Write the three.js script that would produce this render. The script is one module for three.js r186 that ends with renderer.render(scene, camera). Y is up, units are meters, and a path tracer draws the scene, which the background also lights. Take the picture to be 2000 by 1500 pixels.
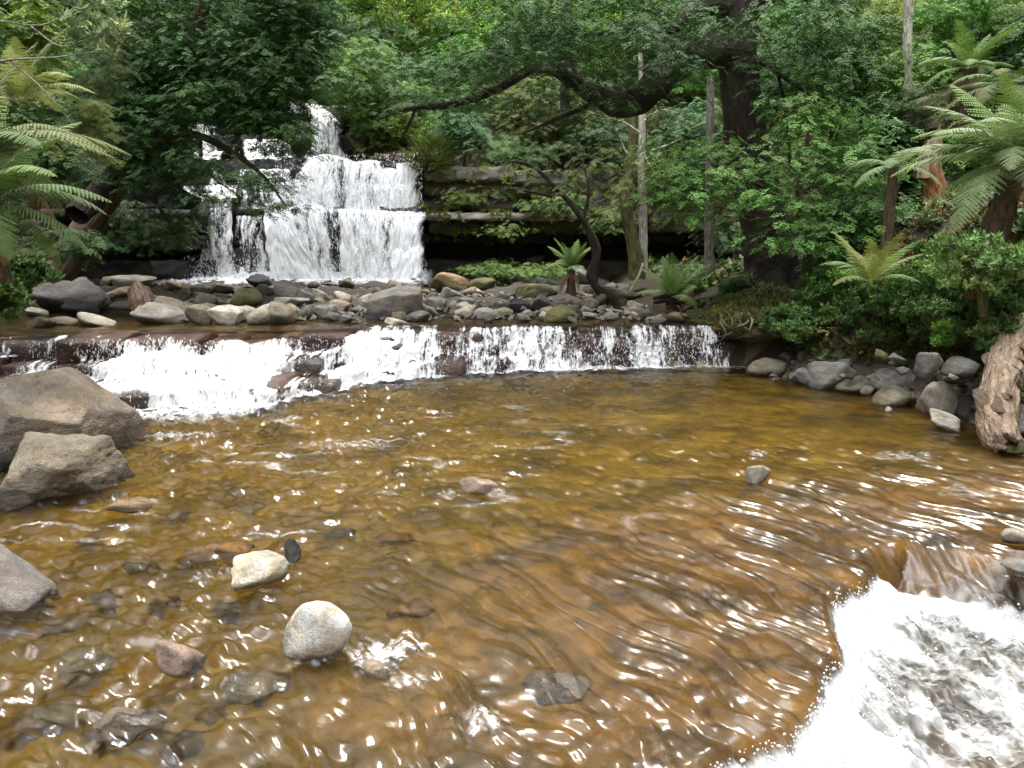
import * as THREE from 'three';
import { mergeGeometries, mergeVertices } from 'three/addons/utils/BufferGeometryUtils.js';
import { createNoise2D, createNoise3D } from 'simplex-noise';

// ------------------------------------------------------------------ camera, sky, sun, exposure
const F = 1504, PITCH = 12.04 * Math.PI / 180, EYE = 2.4;
const scene = new THREE.Scene();
const camera = new THREE.PerspectiveCamera(53, 4 / 3, 0.1, 900);
camera.position.set(0, EYE, 0);
camera.rotation.x = -PITCH;
const renderer = new THREE.WebGLRenderer({ antialias: true });
renderer.setSize(1024, 768);
renderer.toneMapping = THREE.LinearToneMapping;
renderer.toneMappingExposure = 1.65;
renderer.shadowMap.enabled = true;

function rngOf(seed) {
  let a = (seed * 2654435761) >>> 0;
  return () => { a = (a + 0x6d2b79f5) | 0; let t = Math.imul(a ^ (a >>> 15), 1 | a); t = (t + Math.imul(t ^ (t >>> 7), 61 | t)) ^ t; return ((t ^ (t >>> 14)) >>> 0) / 4294967296; };
}
const n2 = createNoise2D(rngOf(11)), n3 = createNoise3D(rngOf(12));
const clamp = (x, a = 0, b = 1) => Math.min(b, Math.max(a, x)), lerp = (a, b, t) => a + (b - a) * t;
const sstep = (a, b, x) => { const t = clamp((x - a) / (b - a)); return t * t * (3 - 2 * t); };
const fbm2 = (x, y, o = 4) => { let s = 0, a = 0.5, f = 1; for (let i = 0; i < o; i++) { s += a * n2(x * f, y * f); a *= 0.5; f *= 2.03; } return s; };
const fbm3 = (x, y, z, o = 4) => { let s = 0, a = 0.5, f = 1; for (let i = 0; i < o; i++) { s += a * n3(x * f, y * f, z * f); a *= 0.5; f *= 2.03; } return s; };
const V = (x, y, z) => new THREE.Vector3(x, y, z);
const C = (r, g, b) => new THREE.Color().setRGB(r, g, b);
const table = (t) => (x) => { // piecewise linear [x, y] rows
  if (x <= t[0][0]) return t[0][1];
  for (let i = 1; i < t.length; i++) if (x <= t[i][0]) return lerp(t[i - 1][1], t[i][1], (x - t[i - 1][0]) / (t[i][0] - t[i - 1][0]));
  return t[t.length - 1][1];
};

const SUN = V(9, 60, -23).normalize(); // veiled by thin cloud
{ // bright thin cloud, brighter overhead than at the horizon
  const W = 512, Hh = 256, d = new Float32Array(W * Hh * 4);
  for (let j = 0; j < Hh; j++) for (let i = 0; i < W; i++) {
    const el = (j + 0.5) / Hh * Math.PI - Math.PI / 2, az = (i + 0.5) / W * 2 * Math.PI;
    const s = Math.max(0, Math.sin(el)), x = Math.cos(el) * Math.cos(az), z = Math.cos(el) * Math.sin(az);
    const c = 1 + 0.45 * fbm3(x * 1.8 + 3, s * 3.2, z * 1.8, 4);
    const th = Math.acos(clamp(x * SUN.x + Math.sin(el) * SUN.y + z * SUN.z, -1, 1)) * 57.3, L = 0.82 * (0.36 + 0.64 * s) * c + (el > 0 ? (7.5 * Math.exp(-((th / 15) ** 2)) + 3 * Math.exp(-th / 13)) * (0.75 + 0.25 * c) : 0), o = (j * W + i) * 4;  // wide glow round the sun, added to make glints on the water
    d[o] = L * 0.97; d[o + 1] = L * 0.99; d[o + 2] = L * 1.03; d[o + 3] = 1;
  }
  const t = new THREE.DataTexture(d, W, Hh, THREE.RGBAFormat, THREE.FloatType);
  t.mapping = THREE.EquirectangularReflectionMapping; t.magFilter = THREE.LinearFilter; t.minFilter = THREE.LinearFilter; t.needsUpdate = true;
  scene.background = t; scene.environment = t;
}
const sun = new THREE.DirectionalLight(C(1, 0.95, 0.86), 3.1);
sun.position.copy(SUN).multiplyScalar(80).add(V(0, 0, -12)); sun.target.position.set(0, 0, -12);
sun.castShadow = true; sun.shadow.radius = 12; sun.shadow.mapSize.set(4096, 4096);
Object.assign(sun.shadow.camera, { left: -32, right: 32, top: 32, bottom: -32, near: 10, far: 160 });
scene.add(sun, sun.target);

// ------------------------------------------------------------------ helpers
const taken = new Map();
function numbered(name) { const n = taken.get(name) ?? 0; taken.set(name, n + 1); return n ? name + '_' + String(n).padStart(3, '0') : name; }
function tag(o, label, category, group, kind) {
  if (label) o.userData.label = label;
  if (category) o.userData.category = category;
  if (group) o.userData.group = group;
  if (kind) o.userData.kind = kind;
  return o;
}
function thing(name, label, category, group, pos) {
  const o = new THREE.Group(); o.name = numbered(name); if (pos) o.position.copy(pos);
  scene.add(o); return tag(o, label, category, group);
}
function part(parent, name, geo, mat, kind) {
  const m = new THREE.Mesh(geo, mat); m.name = name; m.castShadow = m.receiveShadow = true; parent.add(m);
  if (kind) m.userData.kind = kind; return m;
}
function single(name, geo, mat, label, category, group, kind) {
  const m = new THREE.Mesh(geo, mat); m.name = numbered(name); m.castShadow = m.receiveShadow = true; scene.add(m);
  return tag(m, label, category, group, kind);
}
function ray(px, py) {
  const X = (px - 1000) / F, Y = (750 - py) / F, c = Math.cos(PITCH), s = Math.sin(PITCH);
  return V(X, Y * c - s, -Y * s - c);
}
const on = (px, py, h) => { const r = ray(px, py); return r.multiplyScalar((h - EYE) / r.y).add(V(0, EYE, 0)); }; // a point of a level plane
const at = (px, py, D) => { const r = ray(px, py); return r.multiplyScalar(D / -r.z).add(V(0, EYE, 0)); };       // a point D metres ahead
const ppm = (D) => F / (D * 1.0);  // photo pixels per metre, about

// indexed grid: fn(i, j) -> [x, y, z]; col(i, j, x, y, z) -> [r, g, b(, a)]
function grid(nx, ny, fn, col, keep, uvs = 1) {
  const P = new Float32Array((nx + 1) * (ny + 1) * 3), UV = new Float32Array((nx + 1) * (ny + 1) * 2), K = col ? col(0, 0, 0, 0, 0).length : 0;
  const CC = K ? new Float32Array((nx + 1) * (ny + 1) * K) : null, I = [];
  for (let j = 0; j <= ny; j++) for (let i = 0; i <= nx; i++) {
    const k = j * (nx + 1) + i, p = fn(i, j);
    P[k * 3] = p[0]; P[k * 3 + 1] = p[1]; P[k * 3 + 2] = p[2];
    UV[k * 2] = (p[3] ?? p[0]) * uvs; UV[k * 2 + 1] = (p[4] ?? p[2]) * uvs;
    if (K) CC.set(col(i, j, p[0], p[1], p[2]), k * K);
  }
  for (let j = 0; j < ny; j++) for (let i = 0; i < nx; i++) {
    const a = j * (nx + 1) + i, b = a + 1, c = a + nx + 1, d = c + 1;
    if (keep && !keep(a, b, c, d, CC, P)) continue;
    I.push(a, b, c, b, d, c);
  }
  let g = new THREE.BufferGeometry();
  g.setAttribute('position', new THREE.BufferAttribute(P, 3)); g.setAttribute('uv', new THREE.BufferAttribute(UV, 2));
  if (K) g.setAttribute('color', new THREE.BufferAttribute(CC, K));
  g.setIndex(I); g.computeVertexNormals();
  if (keep) { // drop what is not used
    const map = new Int32Array(P.length / 3).fill(-1); let n = 0;
    for (const k of I) if (map[k] < 0) map[k] = n++;
    const h = new THREE.BufferGeometry();
    for (const [name, a] of Object.entries(g.attributes)) {
      const o = new Float32Array(n * a.itemSize);
      for (let k = 0; k < map.length; k++) if (map[k] >= 0) for (let c = 0; c < a.itemSize; c++) o[map[k] * a.itemSize + c] = a.array[k * a.itemSize + c];
      h.setAttribute(name, new THREE.BufferAttribute(o, a.itemSize));
    }
    h.setIndex(I.map((k) => map[k])); g = h;
  }
  return g;
}
// uv in metres from the axis each face looks along
function boxUV(g0, s = 1) {
  const g = g0.index ? g0.toNonIndexed() : g0, p = g.attributes.position, uv = new Float32Array(p.count * 2), a = V(), b = V(), c = V(), n = V();
  for (let i = 0; i < p.count; i += 3) {
    a.fromBufferAttribute(p, i); b.fromBufferAttribute(p, i + 1); c.fromBufferAttribute(p, i + 2);
    n.copy(b).sub(a).cross(c.clone().sub(a));
    const ax = Math.abs(n.x), ay = Math.abs(n.y), az = Math.abs(n.z);
    [a, b, c].forEach((v, k) => {
      const q = ax > ay && ax > az ? [v.z, v.y] : ay > az ? [v.x, v.z] : [v.x, v.y];
      uv[(i + k) * 2] = q[0] * s; uv[(i + k) * 2 + 1] = q[1] * s;
    });
  }
  g.setAttribute('uv', new THREE.BufferAttribute(uv, 2)); return g;
}
// tapered tube through points
function tube(pts, radii, radial = 9, seg = 24, rough = 0.08, seed = 0) {
  const curve = new THREE.CatmullRomCurve3(pts), fr = curve.computeFrenetFrames(seg, false), R = (t) => { const k = t * (radii.length - 1), i = Math.min(radii.length - 2, Math.floor(k)); return lerp(radii[i], radii[i + 1], k - i); };
  const len = curve.getLength();
  return grid(radial, seg, (i, j) => {
    const t = j / seg, c = curve.getPoint(t), an = -i / radial * Math.PI * 2, N = fr.normals[j], B = fr.binormals[j];
    const u = Math.cos(an), w = Math.sin(an), r = R(t) * (1 + rough * fbm3(u * 1.4 + seed, w * 1.4, t * len * 1.3 + seed, 3) * 2);
    return [c.x + (N.x * u + B.x * w) * r, c.y + (N.y * u + B.y * w) * r, c.z + (N.z * u + B.z * w) * r, i / radial * 2 * Math.PI * R(0.3), t * len];
  });
}
// tiling noise textures
function tiling(seed, P) { const r = rngOf(seed), g = new Float32Array(P * P).map(() => r()); return (x, y) => { const xi = Math.floor(x), yi = Math.floor(y), f = x - xi, h = y - yi, u = f * f * (3 - 2 * f), v = h * h * (3 - 2 * h), q = (a, b) => g[((b % P + P) % P) * P + (a % P + P) % P]; return lerp(lerp(q(xi, yi), q(xi + 1, yi), u), lerp(q(xi, yi + 1), q(xi + 1, yi + 1), u), v); }; }
function tex(n, fn, srgb) {
  const d = new Uint8Array(n * n * 4);
  for (let j = 0; j < n; j++) for (let i = 0; i < n; i++) { const c = fn(i / n, j / n), o = (j * n + i) * 4; for (let k = 0; k < 3; k++) d[o + k] = clamp(Array.isArray(c) ? c[k] : c) * 255; d[o + 3] = 255; }
  const t = new THREE.DataTexture(d, n, n); t.wrapS = t.wrapT = THREE.RepeatWrapping; t.magFilter = THREE.LinearFilter; t.minFilter = THREE.LinearFilter; if (srgb) t.colorSpace = THREE.SRGBColorSpace; t.needsUpdate = true; return t;
}
const T8 = tiling(1, 8), T16 = tiling(2, 16), T32 = tiling(3, 32), T64 = tiling(4, 64), T128 = tiling(5, 128), T256 = tiling(6, 256);
const mott = (u, v) => 0.3 * T8(u * 8, v * 8) + 0.25 * T16(u * 16, v * 16) + 0.2 * T32(u * 32, v * 32) + 0.14 * T64(u * 64, v * 64) + 0.11 * T128(u * 128, v * 128);
const rockMap = tex(1024, (u, v) => {
  const m = mott(u, v), sp = T256(u * 256, v * 256), vein = Math.abs(T16(u * 16 + 3, v * 16) + 0.5 * T32(u * 32, v * 32) - 0.75), li = sstep(0.62, 0.72, 0.6 * T16(u * 16 + 7, v * 16 + 2) + 0.4 * T64(u * 64, v * 64));
  let k = 0.42 + 0.75 * (m - 0.2) + 0.22 * (sp - 0.5); if (vein < 0.03) k *= 0.72;
  const w = T8(u * 8 + 3, v * 8 + 5);
  return [k * lerp(1, 1.08, w) + li * 0.12, k * lerp(1, 0.98, w) + li * 0.12, k * lerp(1.02, 0.86, w) + li * 0.07];
});
const rockBump = tex(1024, (u, v) => 0.55 * mott(u, v) + 0.2 * T128(u * 128, v * 128) + 0.15 * T256(u * 256, v * 256) + 0.2 * Math.min(1, 6 * Math.abs(T16(u * 16, v * 16) + 0.4 * T64(u * 64, v * 64) - 0.7)));
const barkMap = tex(512, (u, v) => { const k = 0.35 + 0.45 * T32(u * 32, v * 8) * 1 + 0.3 * T64(u * 64, v * 16) - 0.1 + 0.2 * (T128(u * 128, v * 64) - 0.5), l = sstep(0.6, 0.75, 0.6 * T16(u * 16, v * 16) + 0.4 * T64(u * 64, v * 64)); return [k + l * 0.2, k + l * 0.22, k * 0.95 + l * 0.14]; });
const barkBump = tex(512, (u, v) => 0.6 * T32(u * 32, v * 6) + 0.3 * T64(u * 64, v * 14) + 0.2 * T128(u * 128, v * 64));
const fineRipple = tex(512, (u, v) => 0.6 * T8(u * 8, v * 8) + 0.4 * T16(u * 16, v * 16));
const bubbleMap = tex(1024, (u, v) => { const a = 1 - Math.abs(T32(u * 32, v * 32) * 2 - 1), b = 1 - Math.abs(T64(u * 64, v * 64) * 2 - 1), c = 1 - Math.abs(T16(u * 16, v * 16) * 2 - 1), d = T256(u * 256, v * 256); return sstep(0.28, 0.85, 0.35 * a * a + 0.3 * b * b + 0.3 * c * c + 0.25 * d + 0.05); });

function rockMat(r, g, b, o = {}) {
  return new THREE.MeshStandardMaterial({ color: C(r, g, b), map: rockMap, bumpMap: rockBump, bumpScale: o.bump ?? 0.02, roughness: o.rough ?? 0.85, vertexColors: true, flatShading: false });
}
const RM = {
  grey: rockMat(0.38, 0.37, 0.345), tan: rockMat(0.44, 0.37, 0.27), pale: rockMat(0.62, 0.58, 0.49), cream: rockMat(0.82, 0.76, 0.64), dark: rockMat(0.24, 0.235, 0.22, { rough: 0.6 }),
  brown: rockMat(0.25, 0.21, 0.165), black: rockMat(0.06, 0.06, 0.065, { rough: 0.3 }), moss: rockMat(0.17, 0.17, 0.06), olive: rockMat(0.33, 0.3, 0.22), pink: rockMat(0.62, 0.47, 0.38), white: rockMat(1, 0.97, 0.9), rust: rockMat(0.34, 0.16, 0.07),
  purple: rockMat(0.245, 0.225, 0.215), ochre: rockMat(0.4, 0.29, 0.16), browner: rockMat(0.27, 0.235, 0.18), amber: rockMat(0.4, 0.22, 0.06),
};

// ------------------------------------------------------------------ ground and river bed
const shoreL = table([[-2, -6], [0, -6], [4, -5.2], [6.3, -5], [8, -5.8], [9.7, -6.6], [11.5, -8.6], [13, -9.2], [16, -10.4], [20, -12.6], [24, -15]]);
const shoreR = table([[-2, 4.6], [0, 4.6], [5, 4.5], [8, 5.7], [8.7, 5.5], [9.2, 5.55], [10, 5.45], [10.7, 5.25], [11.1, 4.75], [11.4, 4.25], [12.3, 4.15], [12.9, 3.9], [14, 2.9], [15, 2.4], [18, 2.6], [24, 3]]);
const lipZ = table([[-10, -11.3], [-7.9, -11.65], [-6, -11.95], [-3.6, -12.35], [-2.5, -12.65], [0, -12.75], [3.6, -12.85]]);
const footZ = table([[-10, -10.9], [-7.4, -10.6], [-6.4, -10.1], [-5.2, -9.75], [-3.3, -9.95], [-2.75, -10.9], [-2.3, -11.45], [-1.4, -11.95], [0, -12.36], [1.5, -12.62], [3.6, -12.8]]);
function ground(x, z) {
  const D = -z, bed = D < 9 ? -0.42 : lerp(-0.42, 0.36, sstep(-0.5, 0.6, lipZ(x) - z + 0.2)), nz = fbm2(x * 0.35, z * 0.35, 4) * 0.5;
  const sr = x - shoreR(D), sl = shoreL(D) - x;
  let h = bed + 0.12 * fbm2(x * 0.9, z * 0.9, 3);
  const lvl = D > 12.6 ? 0.62 : 0;
  if (sr > -0.9) {
    const flat = sstep(12.2, 13.2, D) * 3.1 + 0.6;
    const up = lvl + 0.22 * sstep(-0.4, 0.5, sr) + lerp(1.55, 0.25, sstep(12, 12.8, D)) * sstep(0.2, 1.7, sr) + Math.max(0, sr - flat) * lerp(0.42, 0.8, sstep(2, 7, sr)) + nz * sstep(0, 2, sr) * 0.7;
    h = lerp(h, up, sstep(-0.3, 0.2, sr));
  }
  if (sl > -0.9) {
    const up = lvl + 0.2 * sstep(-0.9, 0.4, sl) + 0.7 * sstep(0.2, 1.6, sl) + Math.max(0, sl - 0.6) * 0.75 + nz * sstep(0, 2, sl) * 0.7;
    h = lerp(h, up, sstep(-0.9, -0.1, sl));
  }
  if (D > 24) {
    const k = sstep(24.5, 25.4, D + nz * 0.3), top = 4.0 + Math.max(0, D - 25) * 0.62 + 1.4 * fbm2(x * 0.1 + 7, z * 0.1, 3) + 0.06 * Math.max(0, Math.abs(x + 2) - 6);
    h = Math.max(h, lerp(h, top, k));
  }
  return h;
}
{
  const xs = [], zs = [];
  for (let x = -220; x < -34; x += 18) xs.push(x); for (let x = -34; x <= 34; x += 0.4) xs.push(x); for (let x = 40; x <= 220; x += 18) xs.push(x);
  for (let z = 120; z > 4; z -= 16) zs.push(z); for (let z = 4; z >= -52; z -= 0.4) zs.push(z); for (let z = -58; z >= -300; z -= 18) zs.push(z);
  const g = grid(xs.length - 1, zs.length - 1, (i, j) => {
    const x = xs[i], z = zs[j], inBed = x > -8.4 && x < 7.9 && z < 0.4 && z > -12.0 ? 0.5 : 0;
    return [x, ground(x, z) - inBed, z];
  }, (i, j, x, y, z) => { const m = sstep(-0.1, 0.35, fbm2(x * 0.8, z * 0.8, 4)), l = fbm2(x * 5, z * 5, 2) * 0.2; return [lerp(0.065, 0.06, m) * (1 + l), lerp(0.042, 0.075, m) * (1 + l), lerp(0.024, 0.02, m) * (1 + l)]; });
  single('ground', g, new THREE.MeshStandardMaterial({ vertexColors: true, roughness: 1, bumpMap: rockBump, bumpScale: 0.06, map: rockMap }), 'dark forest soil with moss and litter under the trees', 'ground', null, 'structure');
}

// lower basin outline (the water drops over it)
const basin = [[1712, 1105, 0], [1700, 1128, 0], [1662, 1150, 0], [1622, 1174, 0], [1630, 1222, 0], [1647, 1275, 0], [1602, 1320, 0], [1610, 1340, 0], [1560, 1405, 0], [1540, 1440, 0], [1450, 1466, 0], [1372, 1500, 0], [1290, 1560, 0], [1150, 1700, 0]].map(([a, b]) => { const p = on(a, b, -0.06); return [p.x, p.z, 0]; })
  .concat([[0.2, 0.8, 0], [6, 0.8, 0]]).concat([[2250, 1290], [2000, 1212], [1900, 1186], [1800, 1166], [1745, 1152]].map(([a, b]) => { const p = on(a, b, -0.33); return [p.x, p.z, 1]; }));
function basinAt(x, z) { // signed distance (positive inside) and whether the nearest edge is the gentle one
  let best = 1e9, kind = 0, inside = false;
  for (let i = 0, j = basin.length - 1; i < basin.length; j = i++) {
    const [x1, z1, g1] = basin[j], [x2, z2, g2] = basin[i];
    if ((z1 > z) !== (z2 > z) && x < (x2 - x1) * (z - z1) / (z2 - z1) + x1) inside = !inside;
    const dx = x2 - x1, dz = z2 - z1, t = clamp(((x - x1) * dx + (z - z1) * dz) / (dx * dx + dz * dz)), d = Math.hypot(x - x1 - dx * t, z - z1 - dz * t);
    if (d < best) { best = d; kind = g1 && g2 ? 1 : g1 || g2 ? 0.5 : 0; }
  }
  return [inside ? best : -best, kind];
}
const FU = [0.6, 0.8]; // the way the water runs over the shelf
const shelf = (x, z) => sstep(-7.2, -5.2, z + 0.55 * x * 0.6) * sstep(-2.4, -0.2, x + (z + 4) * 0.35); // 1 where it is thin over rock
function waterLevel(x, z, bs = basinAt(x, z)) {
  const [d, k] = bs;
  let y = -0.05 * sstep(-1.6, 0, d);
  y -= k > 0.7 ? 0.28 * sstep(-0.42, 0.02, d) : k > 0.3 ? 0.28 * sstep(-0.2, 0.1, d) : 0.13 * sstep(-0.05, 0.05, d) + 0.15 * sstep(0.1, 0.55, d);
  return y;
}
function bedDepth(x, z, d) { const sh = shelf(x, z); return lerp(0.3 + 0.1 * fbm2(x * 0.7, z * 0.7, 3), 0.07 + 0.05 * fbm2(x * 1.6 + 4, z * 1.6, 3), sh) + sstep(0.05, 0.7, d) * 0.5; }
const zRows = []; for (let z = 0.4; z > -13.0; z -= lerp(0.018, 0.045, sstep(-2.5, -11, z))) zRows.push(z);
{ // river bed
  const nx = 330, x0 = -8.6, x1 = 8.1, zs = []; for (let z = 0.5; z > -12.9; z -= 0.05) zs.push(z);
  const ridge = (a) => 1 - Math.abs(a);
  const g = grid(nx, zs.length - 1, (i, j) => {
    const x = lerp(x0, x1, i / nx), z = zs[j], bs = basinAt(x, z), sh = shelf(x, z);
    let y = waterLevel(x, z, bs) - bedDepth(x, z, bs[0]);
    const cob = Math.max(0, fbm2(x * 3.2 + 9, z * 3.2, 2)) * 0.14 * (1 - sh) * sstep(-7, -4.5, z);
    y += cob - 0.025 * sh * Math.pow(ridge(n2(x * 1.4 + z * 0.5, z * 1.9 - x * 0.6)), 8);
    const gr = ground(x, z); if (gr > -0.2 && bs[0] < -0.3) y = Math.max(y, gr + 0.012);
    return [x, y, z];
  }, (i, j, x, y, z) => {
    const sh = shelf(x, z), a = fbm2(x * 0.55 + 3, z * 0.8, 3), b = fbm2(x * 2.4, z * 2.4 + 8, 3), left = sstep(1.5, -4, x + 0.15 * z) * sstep(-8.5, -3.5, z);
    const nr = sstep(-6.5, -4, z); let c = [lerp(lerp(0.275, 0.185, nr), 0.2, sh), lerp(lerp(0.25, 0.16, nr), 0.108, sh), lerp(lerp(0.105, 0.065, nr), 0.026, sh)];
    const pt = sstep(0.02, 0.3, fbm2(x * 0.75 + 31, z * 1.1, 4)), pb = sstep(0.25, 0.6, n2(x * 7.5, z * 9)) * sstep(-0.1, 0.3, fbm2(x * 0.9 + 3, z * 0.9 + 17, 2)); const dk = (1 - 0.45 * clamp(0.5 + a) * (1 - 0.4 * sh)) * (1 - 0.5 * pt) * (1 - 0.45 * pb) * (0.85 + 0.5 * clamp(0.5 + n2(x * 3.3 + 8, z * 4.1))); const ol = clamp(0.25 + b * 1.2) * 0.5;
    c = [c[0] * dk, c[1] * dk, c[2] * dk];
    c = [lerp(c[0], 0.22, ol * 0.7 * (1 - sh)), lerp(c[1], 0.19, ol * 0.7 * (1 - sh)), lerp(c[2], 0.07, ol * 0.6 * (1 - sh))];
    const crack = Math.pow(1 - Math.abs(n2(x * 1.3 + z * 0.4, z * 1.8 - x * 0.5)), 14) * sstep(-8, -6, z); c = c.map((q) => q * (1 - 0.75 * crack));
    const gv = left * 0.5; c = [lerp(c[0], 0.2, gv), lerp(c[1], 0.165, gv), lerp(c[2], 0.07, gv)];
    const bd = sstep(-0.05, 0.3, basinAt(x, z)[0]); c = [lerp(c[0], 0.16, bd), lerp(c[1], 0.17, bd), lerp(c[2], 0.12, bd)];
    if (y > 0.03) c = [0.075, 0.055, 0.035];
    return c;
  });
  single('riverbed', g, new THREE.MeshStandardMaterial({ vertexColors: true, roughness: 0.8, bumpMap: rockBump, bumpScale: 0.008 }), 'amber brown rock and gravel bed under the clear pool', 'riverbed', null, 'structure');
}
const waterMat = new THREE.MeshPhysicalMaterial({ color: C(1, 1, 1), roughness: 0.24, transmission: 1, thickness: 0.4, ior: 1.45, attenuationColor: C(0.8, 0.54, 0.16), attenuationDistance: 0.72, bumpMap: fineRipple, bumpScale: 0.012 });
const foamMat = new THREE.MeshPhysicalMaterial({ color: C(0.93, 0.94, 0.94), roughness: 0.65, transmission: 0.25, thickness: 0, transparent: true, vertexColors: true, alphaMap: bubbleMap, side: THREE.DoubleSide });
const whiteMat = new THREE.MeshPhysicalMaterial({ color: C(0.97, 0.975, 0.98), roughness: 0.6, transmission: 0.1, thickness: 0, transparent: true, vertexColors: true, side: THREE.DoubleSide });
function ripple(x, z, d) {
  const sh = shelf(x, z), u = x * FU[0] + z * FU[1], v = x * FU[1] - z * FU[0];
  const pool = 0.011 * n2(x * 1.9, z * 2.7) + 0.0085 * n2(x * 4.3 + 5, z * 6) + 0.0055 * n2(x * 10, z * 13 + 3) + 0.0012 * n2(x * 22, z * 25);
  const uw = u + 0.25 * n2(x * 0.8, z * 0.8), vw = v + 0.12 * n2(x * 1.1 + 4, z * 1.1), fast = 0.02 * n2(uw * 0.55, vw * 3.2) + 0.014 * n2(uw * 1.0 + 7, vw * 7.5) + 0.0065 * n2(uw * 1.8, vw * 17) + 0.002 * n2(uw * 4, vw * 34) + 0.002 * n2(x * 9, z * 9);
  const near = (sstep(-5.6, -3.6, z) * (1 - sh) + 0.35 * sh * sstep(-4.2, -3.3, z)) * sstep(-3.4, -1.6, x), rough = 0.034 * n2(x * 2.2 + 11, z * 3) + 0.027 * n2(x * 4.6 + 0.5 * z, z * 6.5) + 0.016 * n2(x * 9 + 2, z * 12) + 0.0015 * n2(x * 22, z * 24);
  const casc = sstep(3.2, 0.2, z - footZ(x));
  const calm = 1 - 0.55 * sstep(1, 4, x) * sstep(-7.5, -9, z);
  let y = lerp(pool * (1.5 + 1.0 * casc + 0.8 * sstep(2, -3, x)) * calm, fast * 1.25, sh) + rough * near;
  if (d > 0) { const tb = sstep(0, 0.3, d); y = lerp(y, 0.07 * fbm2(x * 2.2, z * 2.2 + 5, 4) + 0.035 * Math.abs(n2(x * 7, z * 7)) * Math.exp(-d * 1.2), tb); }
  return y;
}
const wx0 = -9, wx1 = 8.4, wnx = 700;
const surf = (x, z) => { const bs = basinAt(x, z); return waterLevel(x, z, bs) + ripple(x, z, bs[0]); };
const waterTop = (x, z) => { const bs = basinAt(x, z), fc = bs[1] > 0.7 && bs[0] < 0.02 && bs[0] > -0.7 ? sstep(-0.7, -0.3, bs[0]) * sstep(0.02, -0.04, bs[0]) : 0; return waterLevel(x, z, bs) + fc * (0.016 * n2(x * 9, z * 2) + 0.009 * n2(x * 20, z * 4)) + (bs[0] > 0 ? lerp(ripple(x, z, 0), 0.03 * fbm2(x * 3, z * 3, 3) - 0.06, sstep(0.05, 0.25, bs[0])) : ripple(x, z, bs[0])); };
const pool = single('river_water', grid(wnx, zRows.length - 1, (i, j) => { const x = lerp(wx0, wx1, i / wnx), z = zRows[j]; return [x, waterTop(x, z), z]; }), waterMat, 'clear amber brown river water in the pool below the small cascade', 'water', null, 'structure');

// foam on the river: the boiling basin, the foot of the cascade, scum lines
function foamPool(x, z) {
  const [d, k] = basinAt(x, z);
  let a = 0;
  if (d > -0.35) {
    const st = fbm2(x * 1.5 - z * 0.4, z * 1.1 + x * 0.7, 4), fl = n2((x * 0.5 + z * 0.87) * 1.2, (x * 0.87 - z * 0.5) * 5);
    const reach = 0.55 + 0.5 * n2(x * 0.9 + 4, z * 0.9), calm = sstep(0.0, 0.3, d - 0.06 - 0.17 * reach + st * 0.45 + 0.06 * n2(x * 12, z * 12));
    a = lerp(1.25, clamp(0.05 + 1.2 * Math.max(0, st * 0.8 + 0.35 * fl + 0.12 + 0.25 * n2(x * 24, z * 24))), calm) * (k > 0.7 ? sstep(-0.1, 0.05, d + 0.05 * n2(x * 9, z * 9)) : sstep(0.0, 0.03, d - 0.005 + 0.012 * n2(x * 5, z * 5)));
    if (k > 0.7 && d < 0) a = Math.max(a, 0.35 * sstep(-0.35, 0, d) * sstep(0.1, 0.7, n2(x * 13, z * 3)));
  }
  const f = z - footZ(x);
  if (f > -0.4 && f < 2.2 && z < -8.8) {
    const I = cascadeI(x), w = 0.28 + 0.75 * I * I * sstep(-1.9, -3.2, x) + 0.1 * n2(x * 2, z), e = sstep(w, w * 0.3, f + 0.12 * n2(x * 5, z * 5));
    a = Math.max(a, e * clamp(0.55 + I) * 1.15, 0.5 * sstep(2.0, 0.3, f) * Math.max(0, fbm2(x * 1.6, z * 5, 3) + 0.02) * I);
  }
  // drifting lines
  if (z < -5.5 && z > -10.5 && x < 2.5) { const l = Math.pow(1 - Math.abs(n2(x * 0.35 + 2, z * 1.5)), 16) * sstep(0.0, 0.5, n2(x * 0.8, z * 0.6 + 9)) * sstep(2.5, -2, x); a = Math.max(a, l * 0.6); }
  // white water behind the stones in the shallows
  for (const [px, pz, rx, rz, s] of rapids) { const q = ((x - px) / rx) ** 2 + ((z - pz) / rz) ** 2; if (q < 2.2) a = Math.max(a, s * sstep(1.3, 0.0, q + 1.3 * fbm2(x * 5 + z * 4, z * 5 - x * 3, 4)) * sstep(-0.35, 0.35, n2((x * 0.6 + z * 0.8) * 4, (x * 0.8 - z * 0.6) * 22))); }
  return a;
}
const cascadeI = table([[-9, 0.02], [-7.4, 0.06], [-7.0, 0.22], [-6.3, 0.3], [-5.95, 0.5], [-5.6, 0.86], [-3.5, 0.88], [-3.15, 0.45], [-2.8, 0.4], [-2.5, 0.75], [-2.2, 0.95], [-1.5, 0.8], [-1.1, 0.5], [-0.2, 0.38], [0.1, 0.62], [0.9, 0.6], [1.3, 0.35], [1.9, 0.38], [2.2, 0.7], [2.7, 0.5], [3.3, 0.42], [3.6, 0.2]]);
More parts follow.
